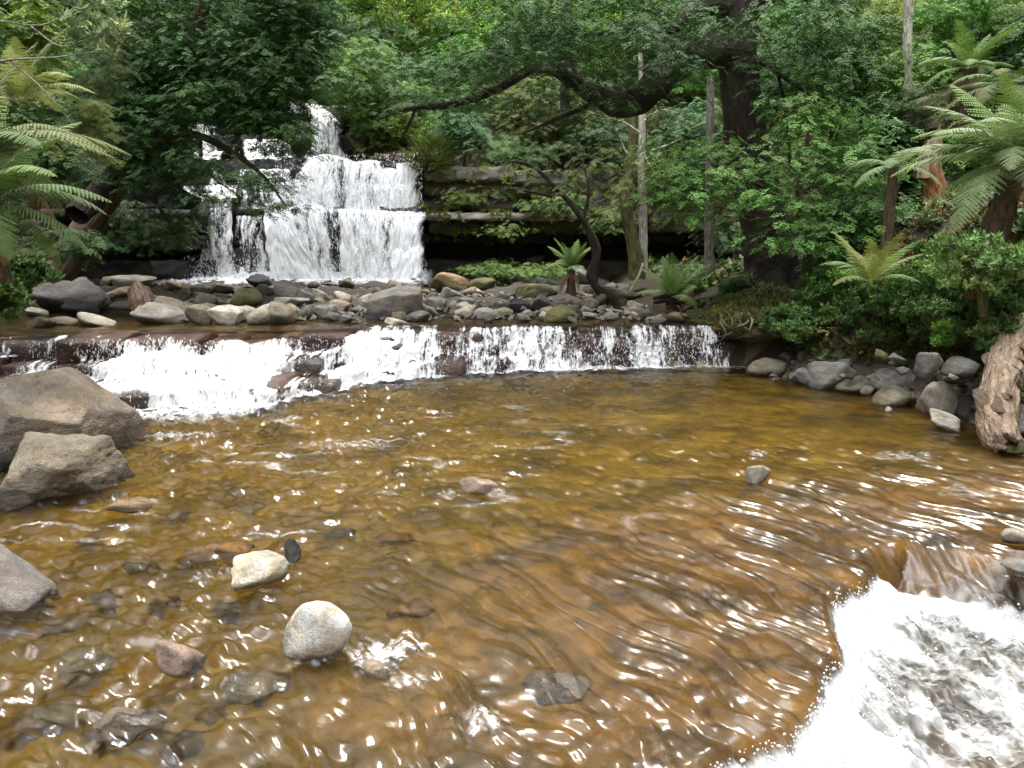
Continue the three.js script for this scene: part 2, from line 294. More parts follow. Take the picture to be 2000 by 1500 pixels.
const rapids = [[760, 1270, 90, 34, 0.95], [945, 1400, 55, 22, 0.9], [800, 1330, 50, 20, 0.5], [410, 1125, 40, 12, 0.4], [350, 852, 70, 10, 0.5], [690, 868, 90, 10, 0.45], [1480, 885, 25, 8, 0.5], [880, 968, 30, 8, 0.4],  [620, 1290, 40, 12, 0.4], [1890, 960, 60, 14, 0.3], [1760, 890, 70, 9, 0.35]]
  .map(([px, py, w, h, s]) => { const p = on(px, py, 0), D = -p.z; return [p.x, p.z, w / ppm(D), h / ppm(D) / Math.sin(Math.atan2(EYE, D)), s]; });
{
  const vis = (a, b, c, d, CC) => Math.max(CC[a * 4 + 3], CC[b * 4 + 3], CC[c * 4 + 3], CC[d * 4 + 3]) > 0.03;
  const near = []; for (let z = 0.2; z > -5.3; z -= 0.016) near.push(z);
  const bas = grid(300, near.length - 1, (i, j) => { const x = lerp(0.0, 5.2, i / 300), z = near[j], bs = basinAt(x, z); const tb = sstep(0.05, 0.3, bs[0]); return [x, waterTop(x, z) + 0.012 + tb * (0.14 * Math.max(0, fbm2(x * 2.4, z * 2.4 + 5, 4)) + 0.08 * Math.max(0, fbm2(x * 8, z * 8, 3)) + 0.025 * Math.max(0, fbm2(x * 26, z * 26, 2))), z]; },
    (i, j, x, y, z) => [1, 1, 1, basinAt(x, z)[0] > -0.4 ? clamp(foamPool(x, z), 0, 1) : 0], vis, 1.4);
  const foamNear = new THREE.MeshPhysicalMaterial({ color: C(0.7, 0.715, 0.72), roughness: 0.7, transmission: 0.2, thickness: 0, transparent: true, vertexColors: true, side: THREE.DoubleSide });
  const bas2 = bas; // dense foam carries no holes but what its vertices give
  part(pool, 'basin_foam', bas2, foamNear, 'stuff');
  const rest = grid(700, zRows.length - 1, (i, j) => { const x = lerp(-8, 6.2, i / 700), z = zRows[j]; return [x, surf(x, z) + 0.006, z]; },
    (i, j, x, y, z) => [1, 1, 1, basinAt(x, z)[0] < -0.38 ? clamp(foamPool(x, z), 0, 1) : 0], vis, 1.1);
  part(pool, 'pool_foam', rest, foamMat, 'stuff');
  const r = rngOf(91), n = 2600, im = new THREE.InstancedMesh(new THREE.IcosahedronGeometry(1, 1), foamNear, n), m4 = new THREE.Matrix4(), qt = new THREE.Quaternion();
  for (let i = 0; i < n;) { const x = lerp(0.2, 4.2, r()), z = lerp(-5, -2.4, r()), bs = basinAt(x, z); if (bs[0] < 0.0 || r() > 1.1 * Math.exp(-bs[0] * 7)) continue; const s = 0.003 + 0.006 * r() * r(); m4.compose(V(x, waterTop(x, z) + 0.03 + 0.12 * r() * r() * Math.exp(-bs[0] * 2), z), qt, V(s, s, s)); im.setMatrixAt(i++, m4); }
  im.name = 'spray'; im.userData.kind = 'stuff'; pool.add(im);
}

// upper pool
const UP = 0.65;
{
  const nz = 170, nx = 420, zz = (x, t) => lerp(lipZ(x), -23.0, t);
  const g = grid(nx, nz, (i, j) => { const x = lerp(-13, 4.6, i / nx), z = zz(x, Math.pow(j / nz, 1.4)); return [x, UP + 0.008 * n2(x * 2, z * 3) + 0.005 * n2(x * 5, z * 8) + 0.0025 * n2(x * 11, z * 16), z]; });
  single('upper_water', g, waterMat, 'shallow amber water above the small cascade', 'water', null, 'structure');
  const b = grid(120, 60, (i, j) => { const x = lerp(-13.5, 5, i / 120), z = zz(x, j / 60) + 0.02; return [x, UP - 0.16 + 0.12 * fbm2(x, z, 3) + 0.25 * sstep(-14, -16, z) * sstep(-0.25, 0.25, n2(x * 0.4, z * 0.4)), z]; },
    (i, j, x, y, z) => { const a = 0.75 + 0.5 * fbm2(x, z, 3); const bz = sstep(-13.2, -14.2, z); return [lerp(0.32, 0.1, bz) * a, lerp(0.23, 0.09, bz) * a, lerp(0.1, 0.075, bz) * a]; });
  single('upper_riverbed', b, new THREE.MeshStandardMaterial({ vertexColors: true, roughness: 0.85, map: rockMap, bumpMap: rockBump, bumpScale: 0.03 }), 'amber bed under the shallow water above the small cascade', 'riverbed', null, 'structure');
}

// ------------------------------------------------------------------ rock ledges: rough blocks
function noiseBlock(x0, x1, y0, y1, z0, z1, seed, amp = 0.07, cell = 0.14) { // z0 = front
  const w = x1 - x0, h = y1 - y0, d = z0 - z1, sg = (l) => Math.max(2, Math.min(40, Math.round(l / cell)));
  let g = new THREE.BoxGeometry(w, h, d, sg(w), sg(h), Math.min(10, sg(d))); g.deleteAttribute('uv'); g.deleteAttribute('normal'); g = mergeVertices(g, 1e-4);
  const p = g.attributes.position, cx = (x0 + x1) / 2, cy = (y0 + y1) / 2, cz = (z0 + z1) / 2, rr = Math.min(0.06, h * 0.22);
  for (let i = 0; i < p.count; i++) {
    let x = p.getX(i), y = p.getY(i), z = p.getZ(i);
    // round the edges
    const ix = clamp(x, -w / 2 + rr, w / 2 - rr), iy = clamp(y, -h / 2 + rr, h / 2 - rr), iz = clamp(z, -d / 2 + rr, d / 2 - rr), l = Math.hypot(x - ix, y - iy, z - iz);
    if (l > rr) { x = ix + (x - ix) * rr / l; y = iy + (y - iy) * rr / l; z = iz + (z - iz) * rr / l; }
    const X = x + cx + seed * 3.1, Y = y + cy, Z = z + cz, st = n2(seed + X * 0.3, Y * 7) * 0.5;
    x += amp * 0.8 * fbm3(X * 1.7, Y * 2.6 + 9, Z * 1.7, 3); y += amp * 0.7 * fbm3(X * 1.3 + 5, Y * 2, Z * 1.3 + 2, 3);
    z += amp * (1.6 * fbm3(X * 1.2, Y * 3.2, Z * 1.2 + 7, 4) + st) * (z > 0 ? 1 : 0.3);
    p.setXYZ(i, x + cx, y + cy, z + cz);
  }
  const kc = new Float32Array(p.count * 3); for (let i = 0; i < p.count; i++) { const q = 0.95 + 0.55 * fbm3(p.getX(i) * 1.1, p.getY(i) * 2.5, p.getZ(i) * 1.1 + seed, 4), m = sstep(0.1, 0.4, fbm3(p.getX(i) * 0.7 + 20, p.getY(i) * 1.2, p.getZ(i), 3)) * 0.5; kc[i * 3] = q * lerp(1, 0.95, m); kc[i * 3 + 1] = q * lerp(1, 1.05, m); kc[i * 3 + 2] = q * lerp(1, 0.5, m); }
  g.setAttribute('color', new THREE.BufferAttribute(kc, 3)); g.computeVertexNormals(); return boxUV(g, 0.7);
}
const ledgeMats = [rockMat(0.1, 0.052, 0.04, { rough: 0.3, bump: 0.03 }), rockMat(0.085, 0.05, 0.04, { rough: 0.3, bump: 0.03 }), rockMat(0.12, 0.065, 0.05, { rough: 0.3, bump: 0.03 }), rockMat(0.085, 0.06, 0.05, { rough: 0.25, bump: 0.03 })];
const LT = [0.24, 0.6, 0.97], LH = [0.6, 0.40, 0.19];
const ledgeFront = (k, x) => lerp(lipZ(x), footZ(x), LT[k]) + 0.2 * n2(x * 0.9 + k * 9, k) * sstep(0.1, 0.9, footZ(x) - lipZ(x)) + 0.06 * n2(x * 3.3, k * 5);
const ledgeTop = (k, x) => LH[k] + 0.085 * n2(x * 0.6 + k * 5, 3) + 0.03 * n2(x * 2.1 + k * 3, 8);
{
  const r = rngOf(5), root = thing('rock_ledge', 'stepped red brown wet rock ledge under the small cascade', 'rock ledge'); root.userData.kind = 'structure';
  for (let k = 0; k < 3; k++) for (let x = -9.4; x < 3.75;) {
    const w = 0.4 + r() * 0.75, x1 = Math.min(x + w, 3.85), xm = (x + x1) / 2, top = ledgeTop(k, xm), f = ledgeFront(k, xm) + (r() - 0.5) * 0.08;
    const g = noiseBlock(x, x1 - 0.015, top - 0.42, top, f, lipZ(xm) - 0.5, k * 50 + Math.round(x * 10), 0.05, 0.09);
    part(root, 'rock_slab', g, ledgeMats[Math.floor(r() * 4)]); x = x1;
  }
}
// the sheet of white water over the ledge
{
  const nx = 1100, ny = 110, cols = [];
  for (let i = 0; i <= nx; i++) {
    const x = lerp(-8.6, 3.62, i / nx), P = [[lipZ(x) - 0.25, UP + 0.012], [lipZ(x) + 0.02, UP + 0.005]];
    for (let k = 0; k < 3; k++) { const f = ledgeFront(k, x) + 0.05, t = ledgeTop(k, x) + 0.035; P.push([f - 0.06, t]); P.push([f + 0.025, t - 0.03]); const ny2 = k < 2 ? ledgeTop(k + 1, x) + 0.04 : 0.0; P.push([f + 0.075, ny2 + 0.01]); }
    P.push([Math.max(footZ(x), P[P.length - 1][0]) + 0.08, 0.0]);
    for (let q = 1; q < P.length; q++) P[q][0] = Math.max(P[q][0], P[q - 1][0] + 0.005);
    const L = [0]; for (let q = 1; q < P.length; q++) L.push(L[q - 1] + Math.hypot(P[q][0] - P[q - 1][0], P[q][1] - P[q - 1][1]));
    cols.push([x, P, L]);
  }
  const g = grid(nx, ny, (i, j) => {
    const [x, P, L] = cols[i], s = j / ny * L[L.length - 1]; let q = 1; while (q < L.length - 1 && L[q] < s) q++;
    const t = clamp((s - L[q - 1]) / (L[q] - L[q - 1])), z = lerp(P[q - 1][0], P[q][0], t), y = lerp(P[q - 1][1], P[q][1], t), I = cascadeI(x);
    const lump = 0.05 * I * Math.max(0, fbm3(x * 7, y * 9, z * 5, 3) + 0.15) + 0.012 * n3(x * 22, y * 9, z * 9);
    return [x + 0.02 * n2(x * 6, y * 4), y + lump * 0.6, z + lump * 0.9];
  }, (i, j, x, y, z) => {
    const I = cascadeI(x), t = j / ny, fall = sstep(0.12, 0.3, t);
    const st = 0.55 * n2(x * 9 + 0.8 * n2(x * 2, y * 2), y * 2.1 + z * 0.8) + 0.4 * n2(x * 26, y * 4 + z * 2) + 0.3 * n2(x * 50, y * 12 + z * 8) , sp = 0.35 * fbm3(x * 12, y * 12, z * 12, 2);
    const big = 0.62 * n2(x * 1.5 + 5, (y + z) * 1.3) - 0.07 + 0.22 * n2(x * 4 + 1, y * 3), shelfy = sstep(-6.3, -5.6, x) * sstep(-2.2, -2.9, x) * sstep(0.36, 0.22, t);
    const a = sstep(0.1, 0.62, I * 1.1 - 0.24 + st * 0.6 + sp + big * (1.15 - I) - (1 - fall) * 0.55 - shelfy * 0.9);
    return [1, 1, 1, clamp(a) * sstep(0, 0.08, t)];
  }, (a, b, c, d, CC) => Math.max(CC[a * 4 + 3], CC[b * 4 + 3], CC[c * 4 + 3], CC[d * 4 + 3]) > 0.02);
  const cas = single('cascade_water', g, whiteMat, 'white water tumbling over the low stepped ledge into the pool', 'cascade', null, 'structure');
  // strands and drops flung off the steps
  const r = rngOf(9), dropG = new THREE.IcosahedronGeometry(1, 1), n = 5200, im = new THREE.InstancedMesh(dropG, new THREE.MeshPhysicalMaterial({ color: C(0.93, 0.94, 0.95), roughness: 0.4, transmission: 0.3, thickness: 0 }), n), m = new THREE.Matrix4(), q = new THREE.Quaternion();
  for (let i = 0; i < n;) {
    const x = lerp(-7.2, 3.5, r()); if (r() > cascadeI(x) * 0.9 + 0.08) continue;
    const k = Math.floor(r() * 3), f = ledgeFront(k, x) + 0.08 + r() * r() * 0.16, top = ledgeTop(k, x), y = top + 0.1 * r() * r() - r() * 0.3; if (y < 0.01) continue;
    const s = 0.004 + 0.006 * r() * r(); m.compose(V(x, y, f), q, V(s, s * (1 + 2.5 * r()), s)); im.setMatrixAt(i++, m);
  }
  im.name = 'spray'; im.userData.kind = 'stuff'; cas.add(im);
}

// ------------------------------------------------------------------ cliff and the tall waterfall
const cliff = thing('rock_cliff', 'dark layered rock cliff with mossy ledges beside and behind the tall waterfall', 'cliff'); cliff.userData.kind = 'structure';
const CM = { face: rockMat(0.16, 0.145, 0.12, { rough: 0.7, bump: 0.05 }), wet: rockMat(0.07, 0.07, 0.075, { rough: 0.3, bump: 0.05 }), slab: rockMat(0.3, 0.28, 0.25, { bump: 0.04 }), mossy: rockMat(0.17, 0.165, 0.075, { bump: 0.05 }), black: rockMat(0.05, 0.047, 0.045, { rough: 0.8, bump: 0.05 }) };
function course(pa, pb, pyTop, pyBot, D, back, mat, seed, wmin = 0.9, wmax = 2.2, jit = 0.15, slope = 0) { // a course of blocks between two photo columns
  const r = rngOf(seed), A = at(pa, pyBot, D), B = at(pb, pyTop, D), y0 = at(1000, pyBot, D).y, y1 = at(1000, pyTop, D).y;
  for (let x = A.x; x < B.x - 0.05;) {
    const x1 = Math.min(B.x, x + wmin + r() * (wmax - wmin)), o = (r() - 0.5) * 2 * jit, s = slope * ((x + x1) / 2 - A.x);
    part(cliff, 'rock_layer', noiseBlock(x, x1 - 0.02, y0 + s, y1 + s + (r() - 0.5) * 0.06, -D + o, -back, seed * 7 + Math.round(x * 5), 0.11, 0.13), Array.isArray(mat) ? mat[Math.floor(r() * mat.length)] : mat); x = x1;
  }
}
// behind the falls
[[600, 470, 0.5, 0.5, 22.4], [668, 470, 0.35, 0.7, 22.4], [655, 362, 0.3, 0.6, 23.0], [735, 365, 0.25, 0.7, 22.95], [760, 322, 0.5, 0.2, 23.0], [585, 340, 0.5, 0.5, 23.0]].forEach(([px, py, w, h, D], i) => { const p = at(px, py, D); part(cliff, 'rock_layer', noiseBlock(p.x - w / 2, p.x + w / 2, p.y - h / 2, p.y + h / 2, p.z + 0.12, p.z - 0.6, 300 + i, 0.1, 0.08), CM.wet); });
course(370, 832, 482, 562, 22.75, 25.5, CM.wet, 21, 0.8, 2); course(370, 832, 417, 484, 22.95, 25.5, CM.wet, 22, 0.7, 1.8); course(380, 836, 402, 420, 22.55, 25.5, CM.wet, 23, 1, 2.4, 0.1);
course(330, 832, 358, 403, 23.25, 25.6, CM.wet, 24, 0.8, 1.8); course(340, 832, 310, 360, 23.45, 25.8, CM.wet, 25, 0.8, 2);
course(300, 690, 262, 312, 25.2, 28, CM.wet, 26, 0.8, 2); course(290, 684, 205, 264, 25.9, 29, CM.wet, 27, 0.8, 2, 0.2);
// right of the falls
course(828, 1120, 322, 350, 22.7, 25.8, CM.slab, 31, 1.4, 3, 0.1, -0.05); course(826, 1130, 346, 384, 22.95, 25.8, [CM.mossy, CM.face], 32, 1, 2.4); course(826, 1150, 380, 412, 23.1, 25.8, [CM.mossy, CM.face], 33, 1, 2.4);
course(832, 1180, 414, 432, 22.15, 25.6, CM.slab, 34, 1.6, 3.2, 0.12); course(836, 1240, 430, 456, 22.5, 25.6, [CM.face, CM.mossy], 35, 1, 2.2);
course(832, 1560, 454, 476, 23.3, 26, CM.black, 36, 1, 2.4); course(828, 1560, 474, 512, 24.3, 26.4, CM.black, 37, 1, 2.4); course(824, 1560, 508, 565, 23.6, 26.4, CM.face, 38, 0.9, 2);
course(1120, 1560, 330, 420, 23.2, 26, [CM.face, CM.mossy], 39, 1.2, 2.6); course(1180, 1560, 416, 456, 22.9, 26, CM.face, 40, 1.2, 2.6);
// left of the falls; tree shade and wet worked into the black rock colour
course(60, 392, 408, 432, 21.6, 25.5, CM.black, 41, 1.2, 2.6); course(40, 400, 430, 462, 22.1, 25.5, CM.black, 42, 1, 2.4); course(40, 396, 460, 486, 21.8, 25.5, CM.black, 43, 1.2, 2.8); course(40, 398, 484, 512, 22.3, 25.5, CM.black, 44, 1, 2.4); course(60, 420, 510, 552, 21.9, 25.5, CM.black, 45, 1, 2.4);
course(-60, 400, 330, 410, 22.8, 25.6, CM.black, 46, 1.4, 3); course(-60, 330, 240, 332, 24, 27, CM.black, 47, 1.4, 3);

const falls = thing('waterfall', 'tall white waterfall falling over dark rock tiers at the back of the pool', 'waterfall'); falls.userData.kind = 'structure';
// a falling sheet: photo corner columns at top and bottom, distance at top and bottom, fullness by share of the width
function sheet(xt0, xt1, yt, xb0, xb1, yb, Dt, Db, full, seed, o = {}) {
  const A = at(xt0, yt, Dt), B = at(xt1, o.yt2 ?? yt, Dt), P = at(xb0, yb, Db), Q = at(xb1, o.yb2 ?? yb, Db), I = typeof full === 'number' ? () => full : table(full);
  const w = Math.max(A.distanceTo(B), P.distanceTo(Q)), h = (A.y - P.y), nx = Math.max(12, Math.ceil(w / 0.016)), ny = Math.max(10, Math.ceil(h / 0.04) + 10);
  const g = grid(nx, ny, (i, j) => {
    const u = i / nx, v = j / ny, top = o.top ? at(lerp(xt0, xt1, u), o.top(u), Dt) : A.clone().lerp(B, u), bot = P.clone().lerp(Q, u), X = top.x, lip = o.lip ?? 0.12;
    // over the lip, then a falling curve
    const vv = Math.max(0, (v - 0.06) / 0.94), y = v < 0.06 ? top.y + 0.0 : lerp(top.y, bot.y, vv), back = v < 0.06 ? (0.06 - v) / 0.06 * (o.run ?? 0.5) : 0;
    const z = lerp(top.z, bot.z, Math.sqrt(vv)) - back + 0.05 * n2(X * 3 + seed, y * 0.7) + 0.025 * n2(X * 11, y * 2 + seed) + lip * Math.sin(Math.min(1, vv * 3) * 1.57);
    return [lerp(top.x, bot.x, vv) + 0.03 * n2(u * 14 + seed, y * 1.5), y + (v < 0.06 ? 0.03 * n2(X * 5, v * 40) : 0), z];
  }, (i, j, x, y, z) => {
    const u = i / nx, v = j / ny, f = I(u), ew = o.edge ?? 0.05, edge = sstep(0, ew, u + ew * 0.8 * n2(y * 2.2, seed)) * sstep(1, 1 - ew, u + ew * 0.8 * n2(y * 2.2 + 7, seed)), xs = lerp(x, u * w, 0.9) + seed * 3.7;
    const ys = y * 1.2, st = 0.5 * n2(xs * 4.5 + 0.4 * n2(xs, ys), ys * 0.55) + 0.42 * n2(xs * 13, ys * 1.4 + seed) + 0.4 * n2(xs * 27, ys * 4.2), dp = 0.34 * n2(xs * 34, ys * 13);
    let a = sstep(0.04, 0.6, f * 1.35 - 0.32 + 0.3 * n2(xs * 1.7 + 3, ys * 0.3) + (st * 0.6 + dp) * (o.rag ?? 1) + 0.25 * (v < 0.12 ? 1 : 0) * (o.brow ?? 1) + 0.3 * sstep(0.86, 1, v) * f);
    return [1, 1, 1, clamp(a) * edge * sstep(0, 0.03, v)];
  }, (a, b, c, d, CC) => Math.max(CC[a * 4 + 3], CC[b * 4 + 3], CC[c * 4 + 3], CC[d * 4 + 3]) > 0.03);
  part(falls, o.name ?? 'water_sheet', g, whiteMat, o.name === 'water_run' ? undefined : undefined);
}
sheet(395, 455, 378, 393, 466, 550, 22.5, 22.2, [[0, 0.5], [0.5, 0.55], [0.75, 0.6], [1, 0.6]], 1);
sheet(462, 522, 420, 466, 530, 550, 22.6, 22.3, [[0, 0.2], [0.5, 0.32], [0.8, 0.5], [1, 0.35]], 2);
sheet(516, 570, 408, 530, 632, 554, 22.4, 21.9, [[0, 0.8], [0.3, 1.0], [0.6, 0.95], [1, 1.15]], 3);
sheet(566, 826, 304, 572, 818, 412, 23.1, 22.7, [[0, 0.6], [0.1, 0.95], [0.2, 0.85], [0.36, 0.62], [0.4, 0.35], [0.45, 0.75], [0.57, 0.8], [0.62, 0.4], [0.7, 0.9], [0.74, 0.45], [0.8, 1.05], [0.92, 0.9], [1, 0.6]], 4, { yb2: 418, top: table([[0, 350], [0.06, 330], [0.14, 308], [0.25, 301], [0.38, 306], [0.5, 316], [0.62, 312], [0.75, 320], [0.9, 317], [1, 324]]), run: 0.12 });
sheet(575, 812, 350, 580, 815, 412, 22.95, 22.6, [[0, 0.2], [0.2, 0.7], [0.35, 0.3], [0.6, 0.5], [0.8, 0.7], [1, 0.5]], 14, { yt2: 352, yb2: 418 });
sheet(572, 832, 404, 606, 826, 556, 22.45, 21.95, [[0, 0.9], [0.1, 0.6], [0.17, 0.75], [0.22, 0.7], [0.27, 0.3], [0.31, 0.35], [0.36, 0.85], [0.48, 0.7], [0.55, 0.62], [0.63, 0.75], [0.72, 0.62], [0.8, 0.95], [0.92, 1.05], [1, 0.7]], 5, { yt2: 414, run: 0.7 });
sheet(690, 826, 478, 690, 820, 556, 22.1, 21.85, [[0, 0.1], [0.3, 0.35], [0.6, 0.5], [0.75, 0.9], [1, 0.8]], 15, { brow: 0.4 });
sheet(590, 674, 200, 596, 682, 314, 25.75, 24.9, [[0, 0.3], [0.3, 0.55], [0.7, 0.62], [1, 0.35]], 6, { run: 1.2, edge: 0.18, top: table([[0, 200], [0.35, 202], [0.7, 224], [1, 252]]) });
sheet(500, 606, 190, 508, 600, 222, 25.8, 25.6, [[0, 0.5], [0.5, 0.35], [1, 0.5]], 7, { yt2: 204 });
sheet(352, 440, 240, 366, 450, 300, 25.7, 25.0, [[0, 0.0], [0.4, 0.42], [0.7, 0.48], [1, 0.0]], 8, { edge: 0.25, top: table([[0, 262], [0.4, 240], [0.8, 250], [1, 268]]) }); sheet(448, 505, 262, 450, 512, 306, 25.5, 25.0, [[0, 0.0], [0.5, 0.4], [1, 0.0]], 18, { edge: 0.25, top: table([[0, 286], [0.5, 262], [1, 280]]) });
sheet(480, 575, 272, 500, 590, 345, 25.0, 23.4, [[0, 0.6], [0.5, 0.8], [1, 0.9]], 9);
sheet(385, 440, 296, 390, 450, 372, 24.6, 23.2, [[0, 0.4], [0.5, 0.8], [1, 0.5]], 10);
sheet(352, 470, 362, 388, 470, 386, 23.1, 22.5, [[0, 0.4], [1, 0.6]], 11);
sheet(460, 580, 330, 470, 590, 408, 23.3, 22.6, [[0, 0.3], [0.5, 0.5], [1, 0.8]], 12);
{ // mist and churned foam at the foot
  const g = grid(420, 60, (i, j) => { const x = lerp(-10.2, -2.2, i / 420), v = j / 60, z = -22.35 + v * 1.5; return [x, UP + 0.02 + 0.4 * Math.exp(-v * 3) * (0.6 + 0.8 * Math.max(0, fbm2(x * 3, z * 3, 3))) + 0.03 * n2(x * 8, z * 8), z]; },
    (i, j, x, y, z) => { const v = j / 60; return [1, 1, 1, clamp(sstep(1, 0.25, v + 0.4 * fbm2(x * 2, z * 3, 3)) * sstep(-10.1, -9.2, x) * sstep(-2.2, -2.8, x))]; }, (a, b, c, d, CC) => CC[a * 4 + 3] + CC[d * 4 + 3] > 0.05);
  part(falls, 'plunge_foam', g, whiteMat, 'stuff');
  const r = rngOf(19), n = 9000, im = new THREE.InstancedMesh(new THREE.IcosahedronGeometry(1, 1), new THREE.MeshPhysicalMaterial({ color: C(0.93, 0.94, 0.95), roughness: 0.4, transmission: 0.3, thickness: 0 }), n), m = new THREE.Matrix4(), q = new THREE.Quaternion();
  for (let i = 0; i < n; i++) { const hgt = r() < 0.4 ? r() * r() * 0.7 : r() * 3.5, x = hgt < 0.7 ? lerp(-9.2, -2.4, r()) : lerp(-6.6, -2.5, r()), s = 0.005 + 0.009 * r() * r(); m.compose(V(x, UP + 0.05 + hgt, -22.1 + 0.35 * r() - hgt * 0.12), q, V(s, s * (1 + 3 * r()), s)); im.setMatrixAt(i, m); }
  im.name = 'spray'; im.userData.kind = 'stuff'; falls.add(im);
}
// ------------------------------------------------------------------ stones
// a convex boulder: planes cut round a centre, corners rounded, surface roughened; about 1 m across
function boulder(seed, o = {}) {
  const r = rngOf(seed), det = o.detail ?? 14, sharp = o.sharp ?? 10, planes = o.planes ? o.planes.map(([x, y, z, d]) => [V(x, y, z).normalize(), d]) : [];
  if (!o.planes) for (let i = 0; i < (o.n ?? 14); i++) { const a = r() * 6.283, y = (i + 0.5) / (o.n ?? 14) * 2 - 1, s = Math.sqrt(1 - y * y); planes.push([V(s * Math.cos(a), y, s * Math.sin(a)), 0.5 * (0.78 + 0.3 * r())]); }
  let g = new THREE.IcosahedronGeometry(1, det); g.deleteAttribute('uv'); g.deleteAttribute('normal'); g = mergeVertices(g, 1e-4);
  const p = g.attributes.position, v = V(), na = o.noise ?? 0.06;
  for (let i = 0; i < p.count; i++) {
    v.fromBufferAttribute(p, i).normalize(); let s = 0;
    for (const [n, d] of planes) { const k = Math.max(0, n.dot(v)) / d; s += Math.pow(k, sharp); }
    let q = Math.pow(s, -1 / sharp);
    const X = v.x * q + seed * 3.3, Y = v.y * q, Z = v.z * q;
    q *= 1 + na * (1.3 * fbm3(X * 2.2, Y * 2.2, Z * 2.2, 3) + 0.5 * fbm3(X * 7, Y * 7, Z * 7, 2)) - na * 0.5 * Math.pow(1 - Math.abs(n3(X * 1.7 + 4, Y * 1.7, Z * 1.7)), 9);
    p.setXYZ(i, v.x * q, v.y * q, v.z * q);
  }
  g.computeBoundingBox(); const bb = g.boundingBox, ce = bb.getCenter(V()), si = bb.getSize(V());
  for (let i = 0; i < p.count; i++) p.setXYZ(i, (p.getX(i) - ce.x) / si.x, (p.getY(i) - ce.y) / si.y, (p.getZ(i) - ce.z) / si.z);
  const kc = new Float32Array(p.count * 3); for (let i = 0; i < p.count; i++) { const X = p.getX(i), Y = p.getY(i), Z = p.getZ(i), wet = sstep(-0.1, -0.2, Y + 0.06 * n3(X * 5, Y, Z * 5 + seed)), q = (0.92 + 0.6 * fbm3(X * 1.6 + seed, Y * 1.6, Z * 1.6, 4)) * lerp(1, 0.42, wet), w = 0.12 * fbm3(X * 2 + 9, Y * 2, Z * 2 + seed, 3); kc[i * 3] = q * (1 + w); kc[i * 3 + 1] = q; kc[i * 3 + 2] = q * (1 - w * 1.5); }
  g.setAttribute('color', new THREE.BufferAttribute(kc, 3));
  g.computeVertexNormals(); return boxUV(g, 1);
}
const RG = []; for (let i = 0; i < 12; i++) RG.push(boulder(100 + i, { n: i < 6 ? 16 : 11, sharp: i < 6 ? 6 : 14, noise: i < 6 ? 0.05 : 0.06, detail: 9 }));
const small = []; for (let i = 0; i < 10; i++) small.push(boulder(140 + i, { n: i % 2 ? 13 : 10, sharp: i % 2 ? 8 : 15, noise: 0.055, detail: 5 }));
let rockN = 0;
// a stone by its outline in the photograph (left, top, right, bottom) and the level of its base
function stone(x0, y0, x1, y1, level, mat, label, o = {}) {
  const r = rngOf(++rockN * 17 + 3); let b = on((x0 + x1) / 2, y1, level);
  if (o.snap) for (let k = 0; k < 6; k++) { level = lerp(level, Math.max(o.snap, ground(b.x, b.z) - 0.03), 0.6); b = on((x0 + x1) / 2, y1, level); }
  const D = -b.z, pm = F / Math.hypot(D, EYE - level) * 1.0;
  const w = (x1 - x0) / pm, dip = Math.atan2(EYE - level, D), dep = w * (o.dep ?? 0.8), h = Math.max(0.25 * w, ((y1 - y0) / pm - dep * 0.55 * Math.sin(dip)) / Math.cos(dip));
  const big = (x1 - x0) > 60, set = big || o.fine ? RG : small, g = o.geo ?? set[o.shape ?? Math.floor(r() * set.length)];
  const sink = o.sink ?? 0.25, m = single(o.name ?? 'river_stone', g, RM[mat], label, o.cat ?? 'stone', o.group);
  const H = h / (1 - sink);
  m.scale.set(w * 1.02, H, dep); m.position.set(b.x * (D + dep * 0.42) / D, level - H * sink + H / 2, b.z - dep * 0.42);
  m.rotation.set((r() - 0.5) * 0.3 + (o.rx ?? 0), (o.ry ?? (r() - 0.5) * 1.0), (r() - 0.5) * 0.2 + (o.rz ?? 0));
  if (o.geo) m.rotation.set(o.rx ?? 0, o.ry ?? 0, o.rz ?? 0);
  return m;
}
// beside the pool at left
stone(-45, 706, 255, 912, 0, 'brown', 'large angular brown boulder with a slanting ridge, tallest beside the cascade', { cat: 'boulder', name: 'boulder', dep: 0.9, sink: 0.12, geo: boulder(301, { detail: 26, sharp: 70, noise: 0.03, planes: [[-0.5, 0.3, 0.8, 0.4], [0.42, 0.8, 0.42, 0.36], [0.3, -0.1, 0.95, 0.46], [1, 0.1, 0.1, 0.5], [0, 0.3, -1, 0.45], [-1, 0.1, 0, 0.5], [0, -1, 0, 0.5], [-0.25, 1, -0.1, 0.45], [0.75, 0.62, -0.1, 0.42]] }) });
stone(-30, 848, 232, 982, 0, 'browner', 'rounded ochre and brown mottled boulder in front of the angular boulder', { cat: 'boulder', name: 'boulder', dep: 0.75, sink: 0.15, geo: boulder(302, { detail: 26, sharp: 36, noise: 0.05, planes: [[-0.3, 0.7, 0.6, 0.43], [0.45, 0.75, 0.4, 0.44], [0.1, 0.2, 1, 0.46], [0.95, 0.2, 0.3, 0.48], [-0.9, 0.3, 0.4, 0.5], [0, 0.2, -1, 0.5], [0, -1, 0, 0.5], [0.05, 1, 0, 0.47], [0.6, -0.2, 0.8, 0.47]] }) });
stone(-90, 800, 72, 925, 0, 'dark', 'smooth dark grey boulder wedged behind the ochre boulder', { cat: 'boulder', name: 'boulder', fine: 1, shape: 1, sink: 0.2 });
stone(212, 972, 296, 1006, 0, 'ochre', 'flat wet tan stone in the water beside the ochre boulder', { fine: 1, shape: 8 });
stone(-130, 1092, 122, 1186, 0, 'purple', 'long flat purplish brown stone lying at the water edge', { dep: 0.7, shape: 7, ry: -0.3, sink: 0.35, rz: -0.12 });
